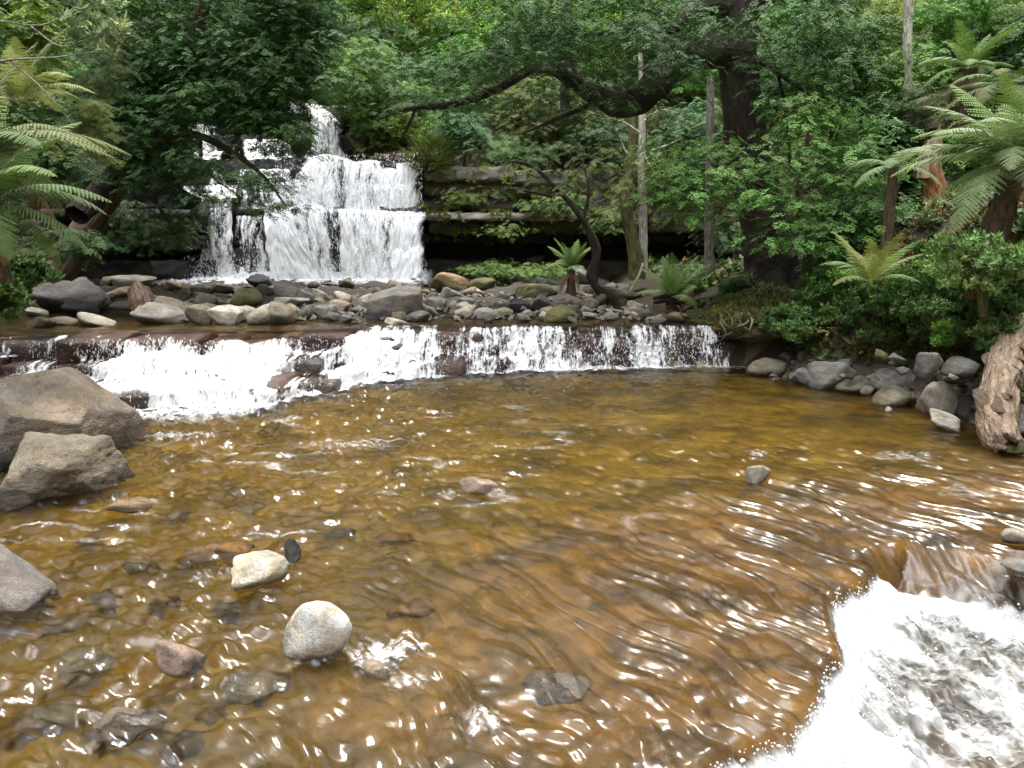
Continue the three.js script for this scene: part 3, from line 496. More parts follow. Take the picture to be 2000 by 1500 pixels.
stone(452, 1078, 566, 1150, 0, 'cream', 'angular pale stone with a white front face in the shallows', { fine: 1, shape: 9, ry: 0.5, sink: 0.3 });
stone(566, 1176, 692, 1296, 0, 'white', 'upright egg-shaped white stone with rusty streaks', { fine: 1, geo: boulder(303, { n: 20, sharp: 5, noise: 0.03, detail: 20 }), dep: 0.85, sink: 0.22, rz: 0.08 });
stone(318, 1246, 402, 1312, 0, 'pink', 'small pinkish wet stone breaking the fast shallow water', { fine: 1, shape: 10, sink: 0.4 });
stone(903, 929, 970, 966, 0, 'pink', 'flat two-toned pink and grey stone in mid pool', { fine: 1, shape: 7, sink: 0.35 });
stone(1450, 904, 1510, 942, 0, 'pale', 'pale grey wedge of stone in the amber water', { fine: 1, shape: 11, sink: 0.3, rz: 0.25, dep: 0.6 });
stone(1955, 1030, 2015, 1064, 0, 'pale', 'pale rounded stone above two darker ones at the rapid', { fine: 1, shape: 2 });
stone(1965, 1070, 2020, 1096, 0, 'pink', 'small pinkish stone between a pale and a grey one at the rapid', { shape: 3 });
stone(1952, 1092, 2030, 1122, 0, 'grey', 'grey rounded stone lowest of three beside the rapid', { fine: 1, shape: 4 });
stone(548, 1058, 592, 1090, 0, 'black', 'small black wet stone behind the angular pale stone', { shape: 2, sink: 0.4 });
stone(-60, 1366, 10, 1426, 0, 'pale', 'pale greenish stone cut by the frame edge in the shallows', { fine: 1, shape: 5 });
for (const [a, b, c, d, mt, lab] of [
  [428, 1058, 492, 1108, 'amber', 'amber stone just under the surface beside the angular pale stone'], [355, 1070, 430, 1118, 'amber', 'olive amber stone under the water, second behind the pale stone'],
  [440, 1330, 580, 1392, 'olive', 'olive stone under the rapid beside the egg-shaped stone'],
  [700, 1290, 800, 1345, 'tan', 'tan stone under the foam next to the egg-shaped stone'],
  [200, 1400, 320, 1470, 'brown', 'brown stone under the fast shallow water by the frame corner'], [1030, 1330, 1150, 1390, 'brown', 'brown stone under the streaked water before the drop'],
  [760, 1180, 850, 1225, 'amber', 'amber stone under the ripples between egg-shaped stone and streaked shelf'], [120, 1290, 220, 1340, 'olive', 'olive stone under the clear shallows at the edge']]) stone(a, b, c, d, -0.12, mt, lab, { fine: 1, sink: 0.3, name: 'submerged_stone', cat: 'stone' });
for (const [a, b, c, d, mt] of [[640, 1045, 690, 1070, 'brown'], [470, 1000, 520, 1022, 'purple'], [330, 1010, 380, 1035, 'brown'], [150, 1060, 200, 1085, 'purple'], [250, 1110, 300, 1140, 'dark'], [90, 1220, 170, 1255, 'olive'], [300, 1180, 350, 1210, 'rust'], [180, 1180, 240, 1210, 'brown'], [740, 1060, 800, 1085, 'amber'], [420, 1190, 480, 1225, 'brown'], [60, 1400, 150, 1450, 'dark'], [390, 1400, 450, 1430, 'olive'], [330, 1450, 400, 1500, 'brown'], [800, 1440, 860, 1480, 'purple'], [1000, 1240, 1080, 1280, 'rust'], [1120, 1200, 1190, 1240, 'black'], [1180, 1175, 1250, 1210, 'brown'], [960, 1290, 1030, 1330, 'tan']])
  stone(a, b, c, d, -0.16, mt === 'dark' || mt === 'purple' || mt === 'black' ? 'olive' : mt, 'small brown stone on the bed under the clear shallow water', { sink: 0.4, name: 'submerged_stone', group: 'small stones on the shallow bed' });

// the right bank, by their outlines
for (const [a, b, c, d, mt, lab, o] of [
  [1459, 698, 1534, 736, 'olive', 'olive grey stone nearest the dark undercut bank'], [1541, 716, 1584, 752, 'grey', 'small grey stone at the waterline between olive and long dark stones'],
  [1566, 700, 1680, 760, 'grey', 'long rounded dark grey boulder, largest of the waterside pile', { ry: 0.1 }], [1557, 684, 1614, 724, 'grey', 'round brown grey stone behind the long dark boulder'],
  [1668, 701, 1724, 738, 'grey', 'light grey stone with a flat top behind the long dark boulder'], [1632, 735, 1710, 768, 'olive', 'low greenish grey stone lying at the waterline'],
  [1680, 753, 1705, 772, 'pale', 'small pale stone tucked under the domed grey boulder'], [1700, 715, 1797, 772, 'grey', 'domed grey boulder in the middle of the bank pile', { ry: 0.2 }],
  [1698, 754, 1786, 792, 'olive', 'mottled grey green stone at the water in front of the domed boulder'], [1789, 742, 1860, 818, 'pale', 'upright pale slab leaning toward the water', { dep: 0.6 }],
  [1808, 795, 1887, 841, 'cream', 'cream white stone with dark hollow, nearest the log end', { ry: 0.2 }], [1852, 771, 1914, 818, 'dark', 'dark greenish stone between cream stone and log'],
  [1856, 744, 1930, 784, 'dark', 'dark angular stone beside the log above the greenish stone'], [1782, 683, 1842, 732, 'dark', 'dark block of stone under the shrub at the bank top'],
  [1830, 694, 1918, 736, 'dark', 'broken dark slab between shrub and log'], [1704, 682, 1733, 705, 'moss', 'small round mossy stone at the foot of the shrub'],
  [1628, 675, 1668, 702, 'grey', 'grey stone half buried under the shrub behind the long boulder'], [1602, 676, 1631, 700, 'moss', 'yellow mossy stone behind the long dark boulder'],
  [1748, 703, 1782, 724, 'tan', 'small tan stone behind the domed grey boulder'], [1797, 721, 1829, 746, 'brown', 'brown stone wedged above the pale slab'], [1842, 728, 1892, 750, 'grey', 'flat grey stone above the dark angular stone'],
  [1727, 793, 1743, 805, 'white', 'tiny white pebble at the waterline'], [1773, 765, 1798, 788, 'tan', 'small tan stone between mottled stone and pale slab'], [1965, 785, 2090, 868, 'grey', 'grey boulder behind the log end'],
  [1540, 728, 1565, 746, 'grey', 'little grey stone at the waterline beside the olive stone'], [1735, 690, 1765, 708, 'dark', 'dark stone between mossy stone and dark block']])
  stone(a, b, c, d, 0, mt, lab, { fine: 1, sink: 0.22, dep: 0.85, snap: 0.0001, ...(o ?? {}) });

// the boulder bar below the waterfall
const bar = (rows, level, extra = {}) => { for (const [a, b, c, d, mt, lab, o] of rows) stone(a, b, c, d, level, mt, lab, { sink: 0.25, fine: 1, ...extra, ...(o ?? {}) }); };
bar([
  [298, 577, 380, 622, 'tan', 'big tan boulder on top of the front boulder row', { cat: 'boulder', name: 'boulder' }], [272, 592, 366, 634, 'grey', 'grey cracked boulder under the tan one in the front row', { cat: 'boulder', name: 'boulder' }],
  [368, 592, 418, 634, 'olive', 'pale greenish boulder beside the cream one in the front row', { cat: 'boulder', name: 'boulder' }], [413, 594, 477, 634, 'cream', 'cream boulder brightest in the front row above the cascade', { cat: 'boulder', name: 'boulder', shape: 8 }],
  [455, 596, 502, 628, 'pale', 'flat topped pale boulder right behind the cream boulder'], [484, 595, 534, 634, 'pale', 'pale flat boulder between cream boulder and brown block'],
  [523, 588, 583, 634, 'olive', 'square brown grey block at the end of the front row', { cat: 'boulder', name: 'boulder', shape: 9, ry: 0.5 }], [582, 595, 612, 624, 'purple', 'dark purple stone beside the trickles of white water'],
  [614, 594, 652, 622, 'grey', 'round grey stone among the white trickles'], [640, 584, 686, 606, 'tan', 'long tan stone above the white trickles'], [698, 583, 732, 607, 'grey', 'grey stone leaning on the great dark slab'],
  [716, 558, 828, 624, 'purple', 'great dark flat-topped slab standing in the middle of the bar', { cat: 'boulder', name: 'boulder', dep: 0.6, sink: 0.12, geo: boulder(304, { detail: 18, sharp: 40, noise: 0.03, planes: [[0.1, 0.95, 0.25, 0.42], [-0.25, 0.0, 1, 0.42], [0.7, 0, 0.75, 0.45], [1, 0.05, 0, 0.5], [0, 0.1, -1, 0.48], [-1, 0.1, 0, 0.5], [0, -1, 0, 0.5], [-0.4, 0.9, 0.2, 0.36]] }) }],
  [783, 588, 824, 622, 'purple', 'dark rounded stone against the side of the great slab'], [794, 606, 842, 628, 'purple', 'low dark stone in front of the great slab'], [751, 619, 798, 635, 'cream', 'flat yellowish pebble in front of the great slab'], [757, 605, 776, 622, 'pale', 'small pale stone standing on the flat yellowish pebble'],
  [884, 597, 927, 620, 'pale', 'smooth pale grey stone in the middle of the bar front'], [924, 600, 972, 624, 'grey', 'smooth grey oval stone next to the pale grey one'], [962, 600, 1002, 622, 'olive', 'olive grey stone at the end of the smooth stones'],
  [834, 578, 872, 608, 'grey', 'upright grey stone beside the great slab'], [872, 586, 902, 606, 'grey', 'small grey stone above the smooth pale stone'], [858, 560, 900, 588, 'grey', 'peaked grey stone in front of the mossy brown boulder'], [896, 580, 926, 598, 'grey', 'small round grey stone behind the smooth oval stone'],
  [1056, 595, 1135, 630, 'moss', 'olive mossy dome of rock at the bar front', { cat: 'boulder', name: 'boulder', shape: 1 }], [1040, 574, 1088, 614, 'black', 'black wet rock between two runs of white water'], [992, 584, 1034, 608, 'black', 'black wet stone above the runs of white water'],
  [1132, 608, 1170, 624, 'grey', 'flat grey stone beyond the olive dome'], [1174, 610, 1210, 627, 'dark', 'dark bluish stone beyond the olive dome'], [1226, 598, 1260, 613, 'grey', 'grey stone lying on another under the fern bank'], [1227, 609, 1258, 625, 'pale', 'pale stone under a grey one by the fern bank'], [1258, 617, 1302, 632, 'dark', 'flat dark stone below the fern bank'],
  [148, 610, 224, 638, 'pale', 'oblong pale grey stone alone above the cascade', { shape: 2, ry: 0 }], [68, 617, 108, 640, 'brown', 'rounded brown stone joined to the oblong pale one by a flat stone'], [96, 623, 158, 636, 'tan', 'flat tan stone between brown and oblong pale stones', { dep: 0.5 }], [56, 600, 94, 618, 'cream', 'flat yellowish stone by the shaded bank'],
], UP);
bar([
  [836, 531, 914, 570, 'ochre', 'large brown and ochre boulder at the right foot of the waterfall', { cat: 'boulder', name: 'boulder', shape: 8 }], [1004, 543, 1082, 582, 'moss', 'slanting mossy boulder in front of the dark overhang', { cat: 'boulder', name: 'boulder', shape: 10, rz: 0.3 }],
  [912, 541, 968, 568, 'moss', 'low mossy green boulder beside the ochre boulder', { cat: 'boulder', name: 'boulder' }], [488, 535, 532, 560, 'black', 'black block standing at the foot of the falling water', { shape: 9 }],
  [450, 562, 512, 598, 'moss', 'mossy brown boulder behind the cream boulder', { cat: 'boulder', name: 'boulder' }], [500, 554, 537, 580, 'purple', 'dark round stone behind the mossy brown boulder'], [530, 556, 584, 582, 'grey', 'tilted grey boulder below the strongest chute', { cat: 'boulder', name: 'boulder' }],
  [410, 551, 458, 572, 'purple', 'dark oval stone below the thin waterfall'], [376, 556, 412, 576, 'dark', 'dark stone at the left end of the bar'], [528, 576, 606, 602, 'grey', 'broad flat grey stone behind the brown grey block'], [610, 562, 646, 586, 'pale', 'bluish grey stone in the bar centre'], [650, 568, 684, 586, 'cream', 'bright cream stone in the bar centre'],
  [578, 564, 612, 592, 'grey', 'grey stone left of the bluish grey stone'], [380, 572, 424, 598, 'brown', 'brown stone behind the tan boulder'], [756, 548, 784, 568, 'tan', 'square tan stone at the foot of the waterfall'], [602, 549, 624, 562, 'olive', 'small stone wet with spray below the strongest chute'], [905, 560, 930, 576, 'pink', 'pinkish flat stone below the ochre boulder'], [1500, 556, 1540, 590, 'dark', 'dark stone by the great trunk'],
  [940, 508, 1000, 545, 'moss', 'mossy rubble block under the dark overhang'], [1000, 500, 1060, 540, 'olive', 'olive rubble block topmost under the dark overhang'], [1120, 520, 1160, 556, 'dark', 'dark rubble block behind the small fern'],
  [82, 545, 212, 606, 'purple', 'large dark angular boulder by the shaded bank', { cat: 'boulder', name: 'boulder', shape: 9, dep: 0.9 }], [140, 540, 196, 570, 'grey', 'grey flat slab lying on the large dark angular boulder', { dep: 0.9 }], [198, 541, 220, 560, 'olive', 'cube-like tan stone beside the flat slab'], [215, 544, 298, 560, 'grey', 'long flat grey slab at the foot of the dark ledges', { dep: 0.9, shape: 8 }], [60, 520, 130, 552, 'brown', 'brown weathered boulder on the shaded bank'], [130, 585, 190, 615, 'black', 'black wet slab below the large dark boulder']
], 0.72);
{ // the many small ones between
  const r = rngOf(77), mats = ['grey', 'grey', 'purple', 'dark', 'pale', 'tan', 'olive', 'brown', 'grey', 'purple'];
  const marks = [[330, 'by the tan boulder of the front row'], [450, 'behind the cream boulder of the front row'], [560, 'behind the square brown grey block'], [650, 'among the trickles of white water'], [770, 'around the great dark flat-topped slab'], [880, 'below the large ochre boulder'], [980, 'among the smooth stones of the bar front'], [1080, 'around the olive mossy dome of rock'], [1200, 'beside the curved dark tree foot'], [1330, 'below the bright ground fern']];
  const near = (x, y) => marks.reduce((b, m) => (Math.abs(m[0] - x) < Math.abs(b[0] - x) ? m : b))[1] + (y < 585 ? ', toward the waterfall' : ', toward the low cascade');
  const words = { grey: 'grey', purple: 'dull dark', dark: 'blackish', pale: 'pale', tan: 'tan', olive: 'greenish', brown: 'brown' };
  for (let i = 0; i < 245; i++) {
    const y = 546 + 84 * Math.pow(r(), 0.8), x = lerp(300, 1370, r()), w = (13 + 27 * r() * r()) * lerp(0.75, 1.25, (y - 545) / 85), h = w * (0.5 + 0.2 * r()), mt = mats[Math.floor(r() * mats.length)];
    if (y > 622 && (x < 590 || (x > 590 && x < 760 && r() < 0.7))) continue;
    if (y < 565 && x > 1120) continue;
    stone(x - w / 2, y - h, x + w / 2, y, UP + 0.02, mt, 'small ' + words[mt] + ' cobble ' + near(x, y), { group: 'small ' + words[mt] + ' cobbles ' + near(x, y), name: 'cobble', cat: 'cobble', sink: 0.25 });
  }
  const bankNear = (x, y) => (x < 1580 ? 'next to the dark undercut' : x < 1690 ? 'around the long rounded boulder' : x < 1790 ? 'around the domed grey boulder' : 'between the pale slab and the log') + (y < 725 + (x - 1500) * 0.09 ? ', close under the shrubs' : ', close to the water');
  for (let i = 0; i < 58; i++) {
    const x = lerp(1500, 1885, r()), y0 = lerp(690, 745, r()) + (x - 1500) * 0.09, w = 12 + 24 * r() * r(), mt = mats[Math.floor(r() * mats.length)];
    stone(x - w / 2, y0 - w * 0.6, x + w / 2, y0, 0, mt, 'small ' + words[mt] + ' cobble ' + bankNear(x, y0), { group: 'small ' + words[mt] + ' cobbles ' + bankNear(x, y0), name: 'cobble', cat: 'cobble', snap: 0.0001 });
  }
  const im = new THREE.InstancedMesh(small[1], RM.grey, 1500), m4 = new THREE.Matrix4(), qt = new THREE.Quaternion(), cols = [C(1, 1, 1), C(0.6, 0.56, 0.5), C(0.9, 0.8, 0.62), C(0.45, 0.42, 0.42)];
  for (let i = 0; i < 1500; i++) {
    let p; if (i < 1050) { const px = lerp(290, 1380, r()), py = lerp(548, 624, Math.pow(r(), 0.8)); p = on(px, py, UP + 0.06); } else { const D = lerp(8.6, 12, r()), x = shoreR(D) - 0.1 + 1.1 * r(); p = V(x, ground(x, -D) + 0.015, -D); }
    const w = 0.06 + 0.09 * r() * r(); qt.setFromEuler(new THREE.Euler(0.3 * r(), 6.28 * r(), 0.3 * r())); m4.compose(p, qt, V(w * (1 + 0.5 * r()), w * 0.6, w)); im.setMatrixAt(i, m4); im.setColorAt(i, cols[Math.floor(r() * 4)]);
  }
  im.name = 'gravel'; tag(im, 'pebbles and gravel filling the gaps between the river stones', null, null, 'stuff'); im.castShadow = im.receiveShadow = true; scene.add(im);
}
// ------------------------------------------------------------------ plants: materials and leaf shapes
const leafMat = (r, g, b, o = {}) => new THREE.MeshPhysicalMaterial({ color: C(r, g, b), roughness: o.rough ?? 0.78, transmission: o.tr ?? 0.3, thickness: 0, side: THREE.DoubleSide, specularIntensity: 0.7 });
const LM = leafMat(1, 1, 1, { tr: 0.22, rough: 0.7 }); // copies carry the colour
const barkMat = (r, g, b) => new THREE.MeshStandardMaterial({ color: C(r, g, b), map: barkMap, bumpMap: barkBump, bumpScale: 0.03, roughness: 0.95 });
const BM = { dark: barkMat(0.055, 0.04, 0.03), brown: barkMat(0.17, 0.11, 0.075), grey: barkMat(0.36, 0.33, 0.29), white: barkMat(0.75, 0.7, 0.63), red: barkMat(0.42, 0.18, 0.08), mossy: barkMat(0.15, 0.14, 0.05), pink: barkMat(0.52, 0.375, 0.275), bark: barkMat(0.36, 0.25, 0.18) };
function leaves(list) { // [base, tip direction, side direction, length, width]: two folded triangles each
  const P = [], t = V(), m = V(), up = V();
  for (const [b, d, s, l, w] of list) {
    t.copy(b).addScaledVector(d, l); m.copy(b).addScaledVector(d, l * 0.45); up.copy(d).cross(s).normalize().multiplyScalar(-w * 0.18);
    const L = m.clone().addScaledVector(s, w / 2).sub(up), R = m.clone().addScaledVector(s, -w / 2).sub(up);
    P.push(...b.toArray(), ...L.toArray(), ...t.toArray(), ...b.toArray(), ...t.toArray(), ...R.toArray());
  }
  const g = new THREE.BufferGeometry(); g.setAttribute('position', new THREE.BufferAttribute(new Float32Array(P), 3)); g.computeVertexNormals(); return g;
}
function fanSpray(seed, o) { // a flat spray, about 1 long, along +x, facing +y
  const r = rngOf(seed), L = [], add = (x, y, z, a, l) => { const ti = (r() - 0.5) * 0.9, d = V(Math.cos(a), (r() - 0.6) * 0.5, Math.sin(a)).normalize(), s = V(-Math.sin(a), ti, Math.cos(a)).normalize(); L.push([V(x, y, z), d, s, l * (0.75 + 0.5 * r()), l * o.w * (0.8 + 0.4 * r())]); };
  for (let k = 0; k < o.twigs; k++) {
    const t = (k + 0.6) / o.twigs, side = k % 2 ? 1 : -1, x0 = t * 0.72, a = side * (0.95 - 0.5 * t) * (k === o.twigs - 1 ? 0 : 1), len = 0.42 * (1 - 0.45 * t);
    for (let j = 0; j < o.per; j++) { const u = (j + 0.4) / o.per, x = x0 + Math.cos(a) * len * u, z = Math.sin(a) * len * u; add(x, (r() - 0.5) * 0.12 - 0.18 * x * x, z, a + (j % 2 ? 0.75 : -0.75) * (1 - 0.5 * u) + (r() - 0.5) * 0.5, o.leaf); }
  }
  return leaves(L);
}
function tuftSpray(seed, n, l, w) { // leaves that point up and out from a stem
  const r = rngOf(seed), L = [];
  for (let k = 0; k < n; k++) { const a = k * 2.4 + r(), e = lerp(0.1, 1.3, r()), d = V(Math.cos(a) * Math.cos(e), Math.sin(e), Math.sin(a) * Math.cos(e)), s = V(-Math.sin(a), (r() - 0.5) * 0.4, Math.cos(a)).normalize(), h = r() * 0.6; L.push([V((r() - 0.5) * 0.3, h - 0.3, (r() - 0.5) * 0.3), d, s, l * (0.7 + 0.6 * r()), w * (0.7 + 0.6 * r())]); }
  return leaves(L);
}
const SP = {
  fan: [1, 2, 3].map((s) => fanSpray(s, { twigs: 6, per: 5, leaf: 0.17, w: 0.6 })), broad: [4, 5].map((s) => fanSpray(s, { twigs: 5, per: 4, leaf: 0.26, w: 0.55 })),
  fine: [6, 7].map((s) => fanSpray(s, { twigs: 8, per: 6, leaf: 0.12, w: 0.34 })), tuft: [8, 9].map((s) => tuftSpray(s, 20, 0.42, 0.19)), clump: [10, 11].map((s) => tuftSpray(s, 26, 0.34, 0.18)),
  blade: [12, 13].map((s) => tuftSpray(s, 26, 0.95, 0.05)), moss: [14].map((s) => tuftSpray(s, 22, 0.4, 0.16)),
};
const mtx = new THREE.Matrix4(), bx = V(), by = V(), bz = V();
// list rows: [position, up, outward, scale, colour]
function scatter(parent, name, geos, list, mat = LM) {
  geos.forEach((g, k) => {
    const mine = list.filter((_, i) => i % geos.length === k); if (!mine.length) return;
    const im = new THREE.InstancedMesh(g, mat, mine.length); im.name = name; im.userData.kind = 'stuff'; im.castShadow = im.receiveShadow = true;
    mine.forEach(([p, up, out, s, c], i) => {
      by.copy(up).normalize(); bx.copy(out).addScaledVector(by, -out.dot(by)); if (bx.lengthSq() < 1e-6) bx.set(1, 0, 0.1); bx.normalize(); bz.copy(bx).cross(by);
      mtx.makeBasis(bx, by, bz).scale(V(s, s, s)).setPosition(p); im.setMatrixAt(i, mtx); im.setColorAt(i, c);
    });
    parent.add(im);
  });
}
const tint = (c, r, v = 0.3) => { if (v === 0.22 || v === 0.28 || v === 0.3) c = c.map((q) => q * 1.45); const k = 1 + (r() - 0.5) * 2 * v, h = (r() - 0.5) * 0.25; return C(c[0] * k * (1 + h) * 0.98, c[1] * k * 1.06, c[2] * k * (1 - h * 0.5) * 0.8); };
// a flat pad of sprays
function pad(list, c, rx, ry, rz, n, s, col, r, o = {}) {
  const base = tint(col, r, o.vary ?? 0.22), bc = [base.r, base.g, base.b];
  for (let i = 0; i < n; i++) {
    const a = r() * 6.283, y = r() * 2 - 1, q = Math.sqrt(1 - y * y), d = V(q * Math.cos(a), y, q * Math.sin(a)), k = 0.25 + 0.75 * Math.pow(r(), 0.45), p = V(c.x + d.x * rx * k, c.y + d.y * ry * k, c.z + d.z * rz * k);
    const up = V(d.x * 0.45 + (r() - 0.5) * 0.7, 1, d.z * 0.45 + (r() - 0.5) * 0.7), yaw = Math.atan2(d.z, d.x) + (r() - 0.5) * 2;
    list.push([p, up, V(Math.cos(yaw), -(o.droop ?? 0.25) - 0.3 * r(), Math.sin(yaw)), s * (0.65 + 0.7 * r()), tint(bc, r, 0.2)]);
  }
}
// a crown lump: flat pads spread through an ellipsoid
function lump(list, c, rx, ry, rz, nPads, per, s, col, r, o = {}) {
  for (let k = 0; k < nPads; k++) {
    const a = r() * 6.283, y = lerp(-0.9, 1, r()), q = Math.sqrt(Math.max(0, 1 - y * y)), m = Math.pow(r(), 0.4), f = (o.pad ?? 0.34) * (0.6 + 0.7 * r());
    pad(list, V(c.x + Math.cos(a) * q * rx * m, c.y + y * ry * m, c.z + Math.sin(a) * q * rz * m), Math.min(rx, rz) * f, Math.min(rx, rz) * f * (o.flat ?? 0.35), Math.min(rx, rz) * f, per, s, col, r, o);
  }
}
// ------------------------------------------------------------------ ferns
function frondGeo(seed, a0, a1, pairs = 30, wid = 0.19) {
  const r = rngOf(seed), P = [], tri = (a, b, c) => P.push(a.x, a.y, a.z, b.x, b.y, b.z, c.x, c.y, c.z);
  const N = 40, pts = [V(0, 0, 0)], dirs = []; for (let i = 0; i < N; i++) { const a = lerp(a0, a1, Math.pow(i / N, 0.9)), d = V(Math.cos(a), Math.sin(a), 0.06 * Math.sin(i * 0.2 + seed)).normalize(); dirs.push(d); pts.push(pts[i].clone().addScaledVector(d, 1 / N)); }
  dirs.push(dirs[N - 1]);
  for (let i = 0; i < N; i++) { const w = 0.008 * (1 - i / N) + 0.0015, u = V(0, w, 0), s = V(0, 0, w); tri(pts[i].clone().add(s), pts[i].clone().sub(s), pts[i + 1]); tri(pts[i].clone().add(u), pts[i].clone().sub(u), pts[i + 1]); }
  for (let k = 0; k < pairs; k++) for (const sd of [-1, 1]) {
    const t = 0.1 + 0.9 * (k + (sd > 0 ? 0.5 : 0)) / pairs, i = Math.min(N - 1, Math.floor(t * N)), p = pts[i].clone().lerp(pts[i + 1], t * N - i), f = dirs[i];
    const up = V(-f.y, f.x, 0), L = wid * Math.pow(Math.sin(Math.PI * clamp(0.1 + 0.9 * Math.pow(t, 0.75))), 0.8) * (0.9 + 0.2 * r()) + 0.012;
    const d = V(0, 0, sd).addScaledVector(f, 0.3 + 0.5 * t).addScaledVector(up, -0.12 - 0.25 * r()).normalize(), n = 9, across = f.clone().addScaledVector(d, -f.dot(d)).normalize(), pl = 0.36 / pairs * (1.35 + 0.3 * r());
    for (let j = 0; j < n; j++) {
      const u = j / n, u2 = (j + 1) / n, w = pl * (1 - 0.75 * u * u), q0 = p.clone().addScaledVector(d, L * u).addScaledVector(up, -0.12 * L * u * u), q1 = p.clone().addScaledVector(d, L * u2).addScaledVector(up, -0.12 * L * u2 * u2);
      for (const e of [-1, 1]) tri(q0, q1, q0.clone().lerp(q1, 0.75).addScaledVector(across, e * w).addScaledVector(up, -0.15 * w));
    }
  }
  const g = new THREE.BufferGeometry(); g.setAttribute('position', new THREE.BufferAttribute(new Float32Array(P), 3)); g.computeVertexNormals(); return g;
}
const FG = { up: [frondGeo(1, 1.35, 0.55), frondGeo(2, 1.2, 0.2)], arch: [frondGeo(3, 0.95, -0.5), frondGeo(4, 0.8, -0.75), frondGeo(5, 0.6, -0.6)], droop: [frondGeo(6, 0.25, -1.1), frondGeo(7, 0.05, -1.25)] };
const FM = { bright: leafMat(0.16, 0.27, 0.045, { tr: 0.42 }), green: leafMat(0.1, 0.18, 0.04, { tr: 0.38 }), pale: leafMat(0.22, 0.3, 0.12, { tr: 0.42 }), yellow: leafMat(0.27, 0.3, 0.07, { tr: 0.42 }), dead: leafMat(0.26, 0.15, 0.07, { tr: 0.25 }), olive: leafMat(0.14, 0.17, 0.035, { tr: 0.35 }) };
function fern(pos, label, o) { // o: len, n, kinds, mats, trunk height and radius, seed
  const r = rngOf(o.seed), t = thing(o.name ?? 'tree_fern', label, 'fern', o.group, pos);
  if (o.trunk) { const h = o.trunk; part(t, 'trunk', tube([V(o.lean ?? 0, -h - 0.25, 0), V((o.lean ?? 0) * 0.6, -h * 0.6, 0.02), V(0, 0.02, 0)], [o.tr * 1.35, o.tr, o.tr * 0.9], 14, 26, 0.22, o.seed), BM[o.bark ?? 'brown']); }
  for (let i = 0; i < o.n; i++) {
    const k = o.kinds[i % o.kinds.length], set = FG[k], m = part(t, 'frond', set[Math.floor(r() * set.length)], FM[o.mats[Math.floor(r() * o.mats.length)]]), s = o.len * (0.82 + 0.36 * r());
    m.scale.set(s, s, s * (o.wide ?? 1)); m.rotation.set(0, (o.y0 ?? 0) + i / o.n * (o.arc ?? 6.283) + (r() - 0.5) * 0.35, (r() - 0.5) * 0.25, 'YZX'); m.position.set(0, 0.02, 0);
  }
  if (o.dead) for (let i = 0; i < o.dead; i++) { const m = part(t, 'dead_frond', FG.droop[i % 2], FM.dead), s = o.len * 0.7 * (0.8 + 0.4 * r()); m.scale.setScalar(s); m.rotation.set(0, r() * 6.28, -0.3 - 0.3 * r(), 'YZX'); m.position.set(0, -0.05, 0); }
  return t;
}
// ------------------------------------------------------------------ trees and shrubs
function treeOf(name, label, cat, base, group) { return thing(name, label, cat, group, base); }
const rel = (o, p) => p.clone().sub(o.position);
// generic: crown ellipsoid seen at photo (px, py) with half-sizes in photo pixels, trunk down to the ground
function bush(name, label, px, py, rxp, ryp, D, col, seed, o = {}) {
  const r = rngOf(seed), c = at(px, py, D), rx = rxp / ppm(D), ry = ryp / ppm(D), gy = o.base ?? ground(c.x, c.z), t = treeOf(name, label, o.cat ?? 'shrub', V(c.x, Math.min(gy, c.y - ry * 0.5), c.z), o.group), cl = rel(t, c), list = [];
  const s = (o.s ?? 0.34) * (o.s > 0.5 ? 1 : 0.75), area = rx * ry * 4, per = o.per ?? 16, n = Math.round((o.dens ?? 1) * 9 * area / (s * s * 10)) + 6;
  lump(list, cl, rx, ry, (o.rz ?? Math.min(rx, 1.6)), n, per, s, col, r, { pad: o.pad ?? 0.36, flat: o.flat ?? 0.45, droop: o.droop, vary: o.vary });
  const hgt = cl.y;
  if (o.trunk !== 0) {
    const tr = o.trunk ?? Math.max(0.03, 0.05 * rx), parts = [tube([V(0, -0.2, 0), V((r() - 0.5) * 0.2, hgt * 0.5, 0), V((r() - 0.5) * 0.3, hgt + ry * 0.4, 0)], [tr, tr * 0.8, tr * 0.3], 7, 12, 0.1, seed)];
    for (let k = 0; k < 4; k++) { const a = r() * 6.28; parts.push(tube([V(0, hgt * (0.4 + 0.1 * k), 0), V(Math.cos(a) * rx * 0.4, hgt * 0.8 + ry * 0.1, Math.sin(a) * rx * 0.3), V(Math.cos(a) * rx * 0.8, hgt + ry * (0.1 + 0.4 * r()), Math.sin(a) * rx * 0.6)], [tr * 0.5, tr * 0.35, tr * 0.12], 5, 8, 0.1, seed + k)); }
    part(t, o.cat === 'tree' ? 'trunk' : 'stem', mergeGeometries(parts), BM[o.bark ?? 'brown']);
  }
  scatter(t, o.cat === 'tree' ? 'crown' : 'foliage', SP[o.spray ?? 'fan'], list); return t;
}
const DG = [0.035, 0.075, 0.022], MG = [0.06, 0.12, 0.03], BG = [0.085, 0.165, 0.035], YG = [0.16, 0.19, 0.04], GG = [0.075, 0.115, 0.065], BLG = [0.05, 0.11, 0.055], OL = [0.1, 0.11, 0.035], SG = [0.2, 0.26, 0.14];

